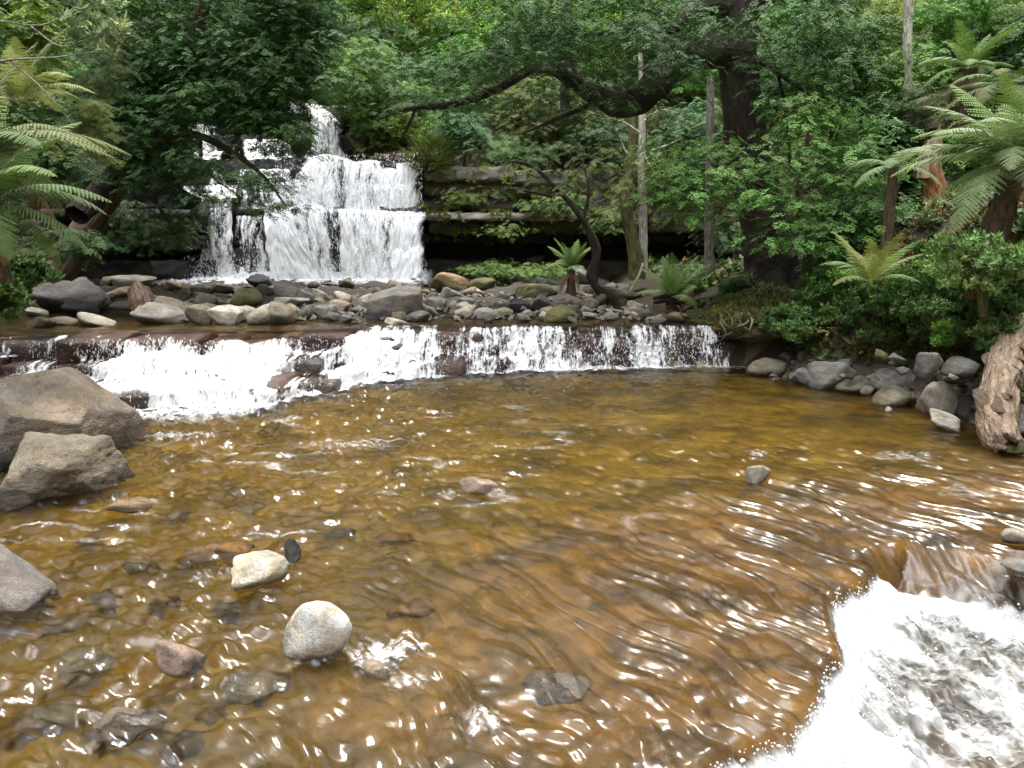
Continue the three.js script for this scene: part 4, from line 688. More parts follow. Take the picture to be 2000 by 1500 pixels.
// forest on the slope behind: rows of trees and shrubs, each one a plant of its own
{
  const r = rngOf(31), kinds = [
    [MG, 'mid green rounded tree of the forest slope above the falls', 'mid green trees of the slope', 'fan'], [GG, 'grey green feathery tree of the forest slope above the falls', 'grey green trees of the slope', 'fine'], [[0.15, 0.19, 0.055], 'yellow green shrub of the forest slope above the falls', 'yellow green shrubs of the slope', 'clump'],
    [BLG, 'bluish green tree of the forest slope above the falls', 'bluish green trees of the slope', 'broad'], [[0.15, 0.165, 0.085], 'olive twiggy shrub of the forest slope above the falls', 'olive shrubs of the slope', 'fine'], [BG, 'bright green bushy tree of the forest slope above the falls', 'bright green trees of the slope', 'fan'], [DG, 'dark green dense tree of the forest slope above the falls', 'dark green trees of the slope', 'broad']];
  for (const [D, gap, size] of [[26.6, 2.0, 1.05], [28.6, 2.3, 1.4], [31, 2.8, 1.7], [34, 3.2, 2.0], [38, 3.8, 2.4], [43, 4.6, 2.9], [49, 5.5, 3.4]]) {
    const half = D * 0.72 + 2;
    for (let x = -half; x < half; x += gap * (0.8 + 0.4 * r())) {
      const z = -D + (r() - 0.5) * 1.6, gy = ground(x, z), k = kinds[Math.floor(r() * kinds.length)], R = size * (0.75 + 0.5 * r()), hc = R * (0.8 + 0.7 * r()), col = k[0], list = [], nm = /shrub/.test(k[1]) ? 'slope_shrub' : 'slope_tree';
      if (x > -7.2 && x < -4.6 && D < 27.5) continue;
      const wx = 1000 + F * x / D, where = (wx < 180 ? ' behind the tree ferns' : wx < 520 ? ' behind the large dark tree' : wx < 700 ? ' straight above the waterfall' : wx < 1000 ? ' behind the end of the long limb' : wx < 1380 ? ' behind the bend of the long limb' : wx < 1640 ? ' behind the great trunk' : ' beyond the pale thin trunk') + (D < 30 ? ', close to the cliff edge' : D < 36 ? ', midway up the slope' : ', high up the slope');
      const t = treeOf(nm, k[1].replace(' of the forest slope above the falls', '') + where, nm === 'slope_tree' ? 'tree' : 'shrub', V(x, gy, z), k[2] + where), s = D < 30 ? 0.3 : D < 36 ? 0.4 : 0.55;
      lump(list, V(0, hc, 0), R, R * (0.75 + 0.3 * r()), R, Math.round(34 + R * 12), 14, s, col.map((q) => q * (D > 33 ? 1.8 : 1.45)), r, { pad: 0.4, flat: 0.42 });  // farthest rows get brighter leaf colour to stand for sunlit gaps
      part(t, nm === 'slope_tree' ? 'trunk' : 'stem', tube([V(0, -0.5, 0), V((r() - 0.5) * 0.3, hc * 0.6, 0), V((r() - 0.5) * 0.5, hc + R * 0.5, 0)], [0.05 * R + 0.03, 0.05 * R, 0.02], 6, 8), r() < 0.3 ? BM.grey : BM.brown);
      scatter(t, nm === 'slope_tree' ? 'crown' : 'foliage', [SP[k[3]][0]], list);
    }
  }
}
// a few bare pale stems that show on the far slope
for (const [x0, y0, x1, y1, D, w] of [[740, 90, 725, -10, 33, 4], [790, 70, 780, -20, 35, 3], [835, 60, 812, -20, 33, 5], [648, 100, 700, -10, 34, 3], [1105, 60, 1085, -40, 22, 16], [1640, 60, 1655, -30, 26, 5], [1480, 60, 1500, -20, 30, 4], [560, 60, 575, -20, 36, 4]]) {
  const a = at(x0, y0 + 60, D), b = at(x1, y1 - 60, D), t = thing('bare_trunk', 'thin bare trunk standing among the foliage of the far slope', 'tree trunk', 'thin bare trunks of the far slope', a), q = w / ppm(D) / 2;
  part(t, 'trunk', tube([V(0, -1.5, 0), b.clone().sub(a).multiplyScalar(0.5).add(V(0.1, 0, 0)), b.clone().sub(a)], [q * 1.2, q, q * 0.8], 7, 14, 0.1, x0), w > 10 ? BM.dark : BM.grey);
}
// slope at right and at left of the gorge
{
  const r = rngOf(41), kr = [[MG, 'mid green shrub of the steep side bank', 'fan'], [YG, 'yellow green shrub of the steep side bank', 'fan'], [BG, 'bright green shrub of the steep side bank', 'broad'], [OL, 'olive twiggy shrub of the steep side bank', 'fine'], [DG, 'dark green shrub of the steep side bank', 'broad'], [GG, 'grey green shrub of the steep side bank', 'fine']];
  for (const [x0, x1, D0, D1, n] of [[6.4, 15, 12.5, 24, 62], [10, 19, 20, 27, 26], [-21, -11.5, 11, 25, 46], [-17, -9.6, 9, 12, 12]]) for (let i = 0; i < n; i++) {
    const x = lerp(x0, x1, r()), D = lerp(D0, D1, r()), gy = ground(x, -D), R = 0.7 + 0.8 * r(), k = kr[Math.floor(r() * (x < 0 ? 6 : 6))], list = [];
    const side = x > 0 ? 'right' : 'left', t = treeOf('bank_shrub', k[1].replace('the steep side bank', x > 0 ? 'the steep bank by the pale thin trunk' : 'the slope past the large dark tree') + (D < 14 ? ', low down' : D < 18 ? ', halfway up' : ', high up'), 'shrub', V(x, gy, -D), (x > 0 ? 'steep bank by the pale trunk: ' : 'slope past the dark tree: ') + k[1] + (D < 14 ? ' low' : D < 18 ? ' halfway' : ' high'));
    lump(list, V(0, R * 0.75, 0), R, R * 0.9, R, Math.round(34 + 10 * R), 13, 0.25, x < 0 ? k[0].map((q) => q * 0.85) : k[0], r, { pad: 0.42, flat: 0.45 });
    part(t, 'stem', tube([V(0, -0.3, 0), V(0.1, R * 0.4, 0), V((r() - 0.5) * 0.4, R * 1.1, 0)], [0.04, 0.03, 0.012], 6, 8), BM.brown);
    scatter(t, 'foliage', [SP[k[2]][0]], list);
  }
}
// low plants over the soil
{
  const r = rngOf(51), list = [], grassy = [];
  for (let i = 0; i < 15000; i++) {
    const x = lerp(-24, 22, r()), D = lerp(8, 40, r()), z = -D, sr = x - shoreR(D), sl = shoreL(D) - x;
    if (!(sr > (D < 12.2 ? 0.55 : 0.9) || sl > 0.7 || D > 25.6)) continue; if (Math.abs(x) > D * 0.75 + 5) continue;
    if (D > 12.6 && D < 24 && sr > 0 && sr < 3 && r() < 0.55) continue;
    const y = ground(x, z); (r() < 0.75 ? list : grassy).push([V(x, y + 0.05, z), V((r() - 0.5) * 0.6, 1, (r() - 0.5) * 0.6 + 0.25), V(r() - 0.5, 0, r() - 0.5), 0.3 + 0.35 * r(), tint([[0.06, 0.11, 0.03], [0.1, 0.13, 0.035], [0.045, 0.085, 0.03], [0.13, 0.1, 0.05]][Math.floor(r() * 4)], r)]);
  }
  for (let i = 0; i < 5200; i++) { const D = lerp(7.6, 14.2, r()), x = shoreR(D) + 0.45 + 3.2 * r() * r(), z = -D, low = x - shoreR(D) < 0.9; if (low && r() < 0.6) continue; list.push([V(x, ground(x, z) + 0.03, z), V(-0.5 + (r() - 0.5) * 0.7, 1, 0.5 * r()), V(r() - 0.5, 0, r() - 0.5), 0.12 + 0.16 * r(), tint([[0.06, 0.11, 0.03], [0.1, 0.14, 0.04], [0.05, 0.09, 0.03], [0.14, 0.09, 0.05], [0.16, 0.1, 0.05]][Math.floor(r() * 5)], r)]); }
  for (let i = 0; i < 5000; i++) { const D = lerp(-1, 11, r()), left = i % 2, x = left ? shoreL(D) - 0.5 - 5 * r() : shoreR(D) + 0.6 + 5 * r(); list.push([V(x, ground(x, -D) + 0.04, -D), V((r() - 0.5) * 0.7, 1, 0.4 * r()), V(r() - 0.5, 0, r() - 0.5), 0.18 + 0.26 * r(), tint([[0.06, 0.11, 0.03], [0.1, 0.14, 0.04], [0.05, 0.09, 0.03], [0.13, 0.1, 0.05]][Math.floor(r() * 4)], r)]); }
  const g = thing('undergrowth', 'low green undergrowth covering the forest soil', 'undergrowth'); g.userData.kind = 'stuff';
  scatter(g, 'leaves', SP.clump, list); scatter(g, 'leaves', SP.fan, grassy);
}
// hand placed: photo positions [px, py, rx, ry] and distances
function padTree(name, label, base, pads, col, s, seed, o = {}) {
  const r = rngOf(seed), t = treeOf(name, label, 'tree', base, o.group), list = [];
  for (const [px, py, rx, ry, D, cc] of pads) {
    const c = rel(t, at(px, py, D)), q = ppm(D), X = rx / q, Y = ry / q, n = Math.max(2, Math.round((o.dens ?? 1) * X * Y * 3.1 / (s * s * 1.7)));
    for (let k = 0; k < n; k++) { const a = r() * 6.28, m = Math.sqrt(r()), u = V(c.x + Math.cos(a) * X * m, c.y + Math.sin(a) * Y * m, c.z + (r() - 0.5) * (o.deep ?? 1.6)); pad(list, u, 0.42 * (0.6 + 0.7 * r()), 0.13, 0.42 * (0.6 + 0.7 * r()), o.per ?? 13, s, cc ?? col, r, { droop: 0.35, vary: 0.28 }); }
  }
  if (o.wood) part(t, 'trunk', mergeGeometries(o.wood(t)), BM[o.bark ?? 'dark']);
  scatter(t, 'crown', SP[o.spray ?? 'fan'], list); return t;
}
const limb = (t, rows, radii, seed, seg = 30, rad = 9, rough = 0.12) => tube(rows.map(([x, y, D]) => rel(t, at(x, y, D))), radii, rad, seg, rough, seed);
padTree('myrtle_tree', 'large dense dark green tree hanging over the side of the waterfall', V(-10.6, 1.2, -17.5), [
  [420, 40, 180, 70, 17], [560, 50, 70, 80, 17], [300, 60, 80, 90, 17.5], [330, 160, 120, 70, 17], [480, 150, 110, 60, 16.5], [580, 130, 40, 40, 17], [260, 240, 70, 60, 17.5], [350, 235, 70, 40, 16.5], [300, 320, 75, 55, 17], [420, 205, 70, 34, 16], [510, 195, 40, 60, 17], [535, 265, 60, 45, 16.5], [570, 270, 40, 35, 17],
  [390, 325, 32, 28, 16], [465, 330, 60, 28, 16], [400, 110, 190, 100, 18], [540, 120, 90, 90, 18], [270, 200, 80, 120, 18.4], [300, 290, 90, 70, 18], [600, 60, 40, 60, 17], [520, 200, 80, 36, 16.6], [520, 352, 50, 24, 16], [450, 385, 34, 14, 16], [545, 402, 40, 16, 16.2], [330, 400, 60, 45, 17.5], [240, 150, 50, 60, 18], [470, 260, 30, 30, 17], [640, 20, 20, 30, 17.5], [300, 450, 50, 26, 18], [335, 470, 30, 16, 18], [420, 275, 30, 10, 16.5], [500, 395, 30, 14, 16.2]], DG.map((q) => q * 1.15), 0.2, 61, {
  dens: 2.3, deep: 2, wood: (t) => [tube([V(0, -0.4, 0), rel(t, at(215, 380, 18)), rel(t, at(240, 330, 17.5)), rel(t, at(330, 200, 17.4)), rel(t, at(400, 0, 17)), rel(t, at(430, -200, 17))], [0.36, 0.27, 0.24, 0.2, 0.14, 0.06], 10, 40, 0.12, 2), limb(t, [[260, 300, 17.5], [360, 260, 16.8], [440, 290, 16.4], [520, 350, 16.2], [560, 405, 16.2]], [0.12, 0.09, 0.06, 0.035, 0.012], 5), limb(t, [[330, 200, 17.4], [430, 190, 17], [520, 250, 16.6], [580, 290, 16.8]], [0.11, 0.08, 0.05, 0.015], 6), limb(t, [[370, 100, 17.2], [480, 90, 17], [590, 110, 17]], [0.1, 0.06, 0.015], 7), limb(t, [[390, 270, 16.7], [400, 330, 16.2], [470, 385, 16]], [0.05, 0.03, 0.01], 8), limb(t, [[240, 330, 17.6], [300, 390, 17.6], [350, 470, 18]], [0.1, 0.05, 0.015], 8)], bark: 'brown' });
bush('young_tree', 'bright green rounded tree standing at the top edge of the waterfall', 705, 150, 95, 62, 24.2, [0.11, 0.18, 0.05], 62, { cat: 'tree', base: 4.3, dens: 1.25, s: 0.36 }); bush('shrub', 'bright green shrub between the upper fall and the long limb', 745, 245, 48, 42, 24, [0.09, 0.15, 0.045], 162, { base: 4.2, s: 0.32, dens: 1.2 });
bush('young_tree', 'grey green tree behind the rounded tree at the waterfall top', 700, 95, 110, 60, 29, GG, 63, { cat: 'tree', dens: 1.1, s: 0.45, spray: 'fine' });
bush('shrub', 'dark green shrub under the long limb at the cliff edge', 905, 265, 60, 45, 23.6, BLG, 64, { base: 4, s: 0.34, dens: 1.2 });
bush('shrub', 'yellow green ferny bush above the logs at the cliff edge', 800, 268, 44, 34, 23.8, [0.14, 0.18, 0.04], 65, { base: 4, spray: 'clump', s: 0.3, dens: 1.2 });
bush('shrub', 'drooping grassy tussock hanging over the cliff edge beside the falls', 838, 308, 28, 30, 22.9, [0.1, 0.12, 0.04], 66, { base: 4, spray: 'blade', s: 0.51, dens: 1.2, trunk: 0, droop: 0.9 });
bush('shrub', 'olive shrub behind the logs at the waterfall top', 735, 285, 38, 32, 24.1, OL, 67, { base: 4, s: 0.3 });
bush('shrub', 'green fern-like shrub over the mossy cliff face', 1010, 300, 60, 40, 24.2, MG, 68, { base: 4, s: 0.3 });
bush('shrub', 'dark shrub on the cliff edge behind the dead branched trunk', 1180, 290, 80, 60, 24, DG, 69, { base: 4, s: 0.34 }); bush('shrub', 'dark shrub on the cliff edge behind the great trunk', 1340, 300, 90, 90, 23.5, DG, 70, { base: 4, s: 0.36 });
bush('shrub', 'mid green shrub high on the cliff edge behind the great limb', 1080, 220, 90, 60, 25, OL, 71, { base: 4, s: 0.36 });
bush('shrub', 'mid green shrub on the slope between great trunk and pale trunk', 1620, 150, 110, 110, 18, MG, 72, { s: 0.34, dens: 1.2 }); bush('shrub', 'yellowish shrub beside the pale thin trunk', 1700, 70, 80, 90, 19, YG, 73, { s: 0.34 }); bush('shrub', 'dark shrub behind the broken red stump', 1760, 240, 60, 70, 15.5, DG, 74, { s: 0.32 });
bush('shrub', 'brown olive shrub on the steep bank under the small tree fern', 1870, 230, 90, 70, 14.5, [0.09, 0.075, 0.035], 75, { s: 0.32, spray: 'fine' }); bush('shrub', 'green shrub at the top of the steep bank above the small tree fern', 1900, 40, 110, 60, 17, BG, 76, { s: 0.36 });
// great tree at right with its bent limb
padTree('great_tree', 'massive dark trunked tree with a long bent limb reaching over the falls', V(5.05, 0.85, -15), [
  [720, 90, 60, 26, 14.5], [800, 150, 90, 32, 14], [900, 110, 90, 36, 13.8], [990, 150, 80, 30, 13.8], [840, 200, 60, 20, 14.2], [930, 190, 60, 20, 14], [1060, 90, 80, 40, 13.8], [1010, 40, 120, 40, 13.6], [1150, 60, 100, 50, 13.8], [1240, 30, 90, 40, 13.6], [1330, 30, 70, 34, 13.6], [1120, 140, 60, 24, 14], [1290, 150, 60, 24, 14.2], [1220, 110, 60, 24, 14.2], [760, 205, 40, 16, 14.6], [690, 150, 40, 16, 14.8], [1060, 200, 50, 18, 14.2], [1330, 215, 50, 20, 14.6], [1180, 240, 40, 16, 14.6],
  [1100, 20, 200, 40, 13], [1300, 50, 110, 40, 13.2], [1200, 90, 110, 40, 13], [1000, 90, 120, 40, 13.2], [870, 150, 110, 34, 13.5], [1330, 120, 70, 30, 13.6], [1250, 170, 60, 20, 13.8], [1150, 200, 70, 20, 13.8], [1560, 100, 120, 70, 14.4], [1640, 40, 60, 50, 14], [1560, 30, 100, 44, 13.6], [1620, 90, 70, 50, 13.8], [1540, 120, 60, 44, 14.5], [1600, 170, 60, 30, 14], [1500, 190, 40, 30, 15.6]], [0.04, 0.085, 0.028], 0.19, 81, {
  dens: 0.95, deep: 2.2, wood: (t) => [
    tube([V(0, -0.5, 0), V(0.0, 0.35, 0), rel(t, at(1500, 470, 15)), rel(t, at(1462, 300, 15)), rel(t, at(1442, 130, 15)), rel(t, at(1440, -60, 15)), rel(t, at(1470, -300, 15))], [0.95, 0.62, 0.46, 0.37, 0.35, 0.34, 0.26], 18, 70, 0.1, 3),
    limb(t, [[1440, 105, 15], [1395, 98, 14.8], [1340, 108, 14.6], [1290, 155, 14.4], [1235, 200, 14.3], [1180, 195, 14.3], [1120, 160, 14.2], [1050, 132, 14.1], [975, 172, 14.1], [880, 205, 14.2], [800, 212, 14.4], [735, 235, 14.6]], [0.36, 0.32, 0.29, 0.28, 0.26, 0.2, 0.13, 0.09, 0.075, 0.055, 0.035, 0.012], 4, 80, 12, 0.16),
    limb(t, [[1440, 20, 15], [1380, 10, 14.6], [1300, 60, 14.3], [1220, 60, 14], [1130, 70, 13.8]], [0.2, 0.16, 0.1, 0.07, 0.02], 6), limb(t, [[1445, 60, 15], [1500, -20, 14.6], [1580, -60, 14]], [0.2, 0.14, 0.06], 8), limb(t, [[1455, 100, 15], [1530, 150, 14.4], [1600, 200, 14]], [0.06, 0.04, 0.01], 9), limb(t, [[1180, 195, 14.3], [1130, 215, 14.1], [1070, 240, 14], [1020, 262, 14]], [0.07, 0.045, 0.03, 0.008], 10), limb(t, [[812, 212, 14.4], [795, 250, 14.6], [770, 290, 14.8]], [0.03, 0.02, 0.008], 11), limb(t, [[1050, 132, 14.1], [960, 100, 13.9], [880, 110, 13.8]], [0.05, 0.03, 0.01], 12), limb(t, [[1110, -60, 15], [1105, 60, 14.6], [1125, 150, 14.3]], [0.1, 0.08, 0.03], 13),
    ...[[-0.9, 0.3, 0.5], [0.6, 0.2, 0.7], [-0.2, 0.15, 1.0], [1.1, 0.2, 0.1]].map(([x, y, z], i) => tube([V(x * 0.3, 0.6, z * 0.3), V(x * 0.7, 0.2, z * 0.7), V(x * 1.3, -0.12, z * 1.3)], [0.22, 0.16, 0.05], 8, 12, 0.15, i))] });
padTree('beech_tree', 'bright green leafy tree with layered sprays in front of the great trunk', V(4.9, 0.8, -13.3), [
  [1330, 295, 60, 22, 13], [1400, 290, 70, 24, 13], [1300, 335, 45, 20, 12.8], [1370, 335, 80, 22, 12.8], [1440, 330, 60, 24, 12.8], [1320, 375, 55, 20, 12.6], [1400, 380, 70, 20, 12.6], [1340, 415, 60, 18, 12.7], [1480, 385, 60, 28, 12.6],
  [1560, 215, 60, 24, 13.2], [1630, 240, 70, 26, 13.2], [1540, 265, 60, 24, 13], [1610, 295, 80, 26, 12.8], [1690, 290, 50, 30, 13], [1550, 330, 70, 24, 12.6], [1640, 350, 80, 24, 12.6], [1560, 385, 80, 22, 12.4], [1660, 400, 70, 24, 12.4], [1580, 430, 60, 18, 12.3], [1530, 460, 60, 20, 12.2], [1600, 475, 50, 18, 12.2], [1700, 440, 50, 24, 12.4], [1710, 350, 40, 30, 12.8], [1280, 380, 30, 14, 12.8], [1640, 440, 50, 20, 12.2]], [0.088, 0.16, 0.047], 0.2, 82, {
  dens: 1.7, deep: 1.3, wood: (t) => [tube([V(0, -0.3, 0), V(0.1, 0.9, 0.1), rel(t, at(1560, 380, 13)), rel(t, at(1580, 260, 13.2)), rel(t, at(1570, 160, 13.4))], [0.1, 0.08, 0.06, 0.04, 0.01], 8, 24, 0.1, 2), limb(t, [[1555, 400, 13], [1480, 360, 12.9], [1390, 330, 12.8], [1300, 350, 12.8]], [0.05, 0.035, 0.02, 0.006], 3), limb(t, [[1560, 380, 13], [1620, 350, 12.8], [1700, 330, 12.8]], [0.05, 0.03, 0.006], 4), limb(t, [[1550, 440, 13], [1470, 420, 12.8], [1380, 400, 12.7]], [0.04, 0.025, 0.006], 5)], bark: 'brown' });
padTree('slender_tree', 'slender leaning tree with a curved dark trunk and thin grey green crown', V(2.0, 0.8, -15.5), [
  [985, 265, 40, 12, 16.2], [1030, 255, 50, 12, 16.4], [960, 300, 60, 14, 16], [1050, 290, 70, 18, 16.4], [1120, 300, 50, 16, 16.4], [920, 330, 45, 12, 15.8], [1000, 330, 70, 14, 16], [1100, 340, 70, 14, 16.2], [900, 370, 30, 10, 15.8], [970, 375, 60, 10, 15.8], [1060, 372, 60, 10, 16], [1160, 330, 40, 14, 16.4]], [0.1, 0.13, 0.065], 0.2, 83, {
  spray: 'fine', dens: 0.7, deep: 1.0, wood: (t) => [tube([V(0.35, -0.25, 0.1), V(0.05, 0.05, 0), rel(t, at(1158, 545, 15.6)), rel(t, at(1165, 490, 15.7)), rel(t, at(1138, 430, 15.8)), rel(t, at(1085, 365, 16)), rel(t, at(1030, 320, 16.2)), rel(t, at(960, 318, 16.2))], [0.26, 0.2, 0.13, 0.1, 0.075, 0.05, 0.035, 0.01], 10, 50, 0.14, 5), limb(t, [[1138, 430, 15.8], [1150, 370, 16], [1120, 260, 16.4]], [0.05, 0.03, 0.01], 6), limb(t, [[1085, 385, 16], [1010, 370, 16], [930, 365, 15.8]], [0.04, 0.025, 0.008], 7), limb(t, [[1110, 395, 15.9], [1090, 380, 15.9], [1045, 400, 15.8]], [0.03, 0.02, 0.006], 8), limb(t, [[1190, 577, 15.5], [1225, 580, 15.4], [1270, 572, 15.4]], [0.14, 0.08, 0.03], 9), limb(t, [[1180, 580, 15.5], [1170, 590, 15.2], [1150, 600, 15]], [0.12, 0.08, 0.03], 9)] });
bush('shrub', 'mossy fern clump on the upper ledge beside the falls', 905, 392, 40, 16, 22.7, [0.12, 0.14, 0.035], 131, { s: 0.26, trunk: 0, base: 2.6 }); bush('shrub', 'hanging green plants on the ledge under the pale slab', 985, 448, 50, 14, 22.3, [0.12, 0.14, 0.035], 132, { s: 0.22, dens: 0.7, trunk: 0, base: 2, droop: 0.8 }); bush('shrub', 'green plants on the ledge behind the slender leaning tree', 1090, 400, 60, 24, 22.6, [0.085, 0.12, 0.035], 133, { s: 0.26, trunk: 0, base: 2.4 }); bush('shrub', 'drooping plants over the dark recess behind the whitish trunk', 1190, 430, 60, 24, 22.2, [0.08, 0.11, 0.035], 134, { s: 0.26, trunk: 0, base: 2.2, droop: 0.9 }); bush('shrub', 'ferny rubble plants under the dark overhang', 960, 525, 60, 16, 21.8, [0.09, 0.14, 0.035], 135, { s: 0.2, trunk: 0, base: 1 }); bush('shrub', 'grassy plants behind the small upright fern', 1060, 530, 50, 16, 20.5, [0.11, 0.16, 0.04], 136, { s: 0.2, trunk: 0, base: 0.8 });
// standing trunks
function trunk(label, rows, radii, bark, seed, o = {}) {
  const b = at(...rows[0]), t = thing(o.name ?? 'tree', label, o.cat ?? 'tree', o.group, b);
  part(t, 'trunk', tube(rows.map((q) => rel(t, at(...q))), radii, 11, 50, o.rough ?? 0.1, seed), BM[bark]);
  (o.twigs ?? []).forEach((q, i) => part(t, 'branch', tube(q.map((z) => rel(t, at(...z))), o.tr ?? [0.03, 0.02, 0.006], 6, 14, 0.1, seed + i), BM[o.twigBark ?? bark]));
  if (o.pads) { const r = rngOf(seed), list = []; for (const [px, py, rx, ry, D] of o.pads) { const c = rel(t, at(px, py, D)), q = ppm(D); for (let k = 0; k < (o.n ?? 6); k++) pad(list, V(c.x + (r() - 0.5) * 2 * rx / q, c.y + (r() - 0.5) * 2 * ry / q, c.z + (r() - 0.5)), 0.36, 0.14, 0.36, 12, o.s ?? 0.24, o.col ?? MG, r); } scatter(t, 'crown', SP[o.spray ?? 'fan'], list); }
  return t;
}
trunk('slender whitish trunk with bare dead branches behind the fern bank', [[1255, 545, 18], [1256, 440, 18], [1252, 330, 18], [1254, 240, 18], [1250, 100, 18.2]], [0.13, 0.095, 0.085, 0.075, 0.05], 'white', 1, { twigs: [[[1254, 262, 18], [1215, 238, 17.8], [1185, 232, 17.6]], [[1254, 240, 18], [1290, 215, 17.8], [1330, 222, 17.6]], [[1252, 300, 18], [1300, 285, 17.8], [1330, 270, 17.7]], [[1252, 330, 18], [1225, 300, 18], [1200, 240, 18]], [[1253, 290, 18], [1276, 330, 17.8], [1290, 270, 17.8]]] });
trunk('thick mossy trunk leaning beside the slender whitish trunk', [[1245, 545, 17.8], [1236, 470, 17.8], [1222, 400, 17.8], [1232, 320, 18], [1240, 220, 18.2]], [0.2, 0.15, 0.13, 0.11, 0.08], 'mossy', 2, { rough: 0.2, pads: [[1235, 330, 60, 30, 17.9], [1225, 375, 50, 24, 17.8], [1280, 320, 30, 18, 17.8]], n: 9, col: [0.13, 0.15, 0.035], s: 0.22, spray: 'fine' });
trunk('straight grey trunk speckled with lichen beside the ground fern', [[1384, 562, 16], [1385, 500, 16], [1385, 420, 16], [1386, 330, 16], [1388, 150, 16.2]], [0.15, 0.1, 0.095, 0.09, 0.07], 'grey', 3, { rough: 0.06 });
trunk('tall thin pale barked trunk on the steep bank', [[1768, 330, 16], [1766, 240, 16], [1774, 160, 16], [1772, 60, 16], [1778, -60, 16], [1780, -250, 16]], [0.06, 0.065, 0.07, 0.085, 0.1, 0.09], 'white', 4, { rough: 0.12, pads: [[1760, 150, 40, 60, 16], [1790, 230, 40, 30, 15.8]], col: BG, n: 6 });
trunk('thin dark bare trunk behind the layered tree', [[1545, 330, 14.5], [1530, 190, 14.5], [1500, 90, 14.6], [1460, 20, 14.6]], [0.03, 0.03, 0.025, 0.02], 'dark', 6, {});
trunk('crooked dead stick standing on the fern bank', [[1230, 570, 15], [1247, 540, 15], [1256, 515, 15.1]], [0.02, 0.022, 0.03], 'white', 7, { cat: 'dead branch', name: 'dead_branch' });
{ // broken stump
  const b = at(1822, 470, 12.5), t = thing('tree_stump', 'tall broken reddish stump with a splintered top', 'stump', null, b), r = rngOf(8);
  part(t, 'trunk', tube([V(0, -0.4, 0), rel(t, at(1822, 400, 12.5)), rel(t, at(1815, 300, 12.5))], [0.2, 0.17, 0.15], 16, 30, 0.3, 9), BM.red);
  for (let i = 0; i < 18; i++) { const a = i * 2.4, p = rel(t, at(1815, 310, 12.5)).add(V(Math.cos(a) * 0.11, 0, Math.sin(a) * 0.11)), h = 0.12 + 0.2 * r() + (Math.cos(a) > 0.2 ? 0.22 : 0); part(t, 'splinter', tube([p.clone().add(V(0, -0.3, 0)), p.clone().add(V(0, h * 0.5, 0)), p.clone().add(V((r() - 0.5) * 0.06, h, 0))], [0.06, 0.05, 0.006], 6, 10, 0.3, i), i % 3 ? BM.pink : BM.red); }
}
// ferns
fern(at(-40, 300, 8.6), 'large tree fern with yellowish arching fronds leaning in over the left bank', { len: 1.4, n: 26, kinds: ['arch', 'arch', 'up', 'arch', 'droop'], mats: ['yellow', 'green', 'olive', 'bright', 'olive'], trunk: 0.5, tr: 0.13, seed: 1, dead: 3 });
fern(at(-30, 405, 8.0), 'bright green tree fern below the yellowish one', { len: 1.25, n: 24, kinds: ['arch', 'droop', 'arch', 'up'], mats: ['bright', 'green', 'bright'], trunk: 0.5, tr: 0.12, seed: 2, dead: 2 });
fern(at(40, 205, 10.5), 'yellow green fern fronds high behind the large tree fern', { len: 1.1, n: 12, kinds: ['arch', 'up', 'arch'], mats: ['yellow', 'olive'], seed: 3 });
fern(at(1985, 325, 9.6), 'large tree fern with broad pale green fronds over the shrubby bank', { len: 1.3, n: 34, kinds: ['arch', 'up', 'arch', 'arch', 'droop'], mats: ['pale', 'pale', 'bright', 'green'], trunk: 1.35, tr: 0.15, seed: 4, dead: 3, lean: -0.25 });
fern(at(1895, 138, 14), 'small tree fern with upright bright fronds high on the steep bank', { len: 0.85, n: 18, kinds: ['up', 'up', 'arch', 'arch', 'droop'], mats: ['bright', 'bright', 'pale'], trunk: 1.1, tr: 0.12, seed: 5, dead: 7 });
fern(at(1745, 330, 11.5), 'pale fern fronds in front of the broken red stump', { len: 0.9, n: 9, kinds: ['arch', 'arch', 'droop'], mats: ['pale', 'green'], trunk: 1.2, tr: 0.07, seed: 6 });
fern(at(1315, 585, 14.2), 'bright green ground fern beside the lichen speckled trunk', { name: 'ground_fern', len: 0.95, n: 14, kinds: ['up', 'up', 'arch'], mats: ['bright', 'bright', 'green'], trunk: 0.35, tr: 0.14, seed: 7, bark: 'dark', dead: 4 });
fern(at(1116, 528, 18), 'small upright fern on a stubby trunk behind the bar', { name: 'ground_fern', len: 0.75, n: 14, kinds: ['up', 'up', 'arch'], mats: ['bright', 'olive', 'green'], trunk: 0.5, tr: 0.1, seed: 8, dead: 6 });
fern(at(1700, 560, 10.4), 'bright yellow green fern among the shrubs of the bank', { name: 'ground_fern', len: 0.85, n: 12, kinds: ['up', 'arch', 'up'], mats: ['yellow', 'bright'], seed: 9 });
fern(at(1960, 170, 13), 'dark green fern cut by the frame edge on the steep bank', { len: 1.1, n: 12, kinds: ['arch', 'droop'], mats: ['green', 'olive'], trunk: 0.8, tr: 0.1, seed: 10 });
fern(at(1420, 250, 17), 'olive fern half hidden behind the great trunk', { len: 0.9, n: 10, kinds: ['arch', 'up'], mats: ['olive'], trunk: 1.4, tr: 0.09, seed: 11 });
fern(at(775, 250, 24.4), 'bright fern above the logs at the waterfall top', { len: 1.0, n: 12, kinds: ['up', 'arch'], mats: ['bright', 'yellow'], trunk: 0.6, tr: 0.09, seed: 12 });
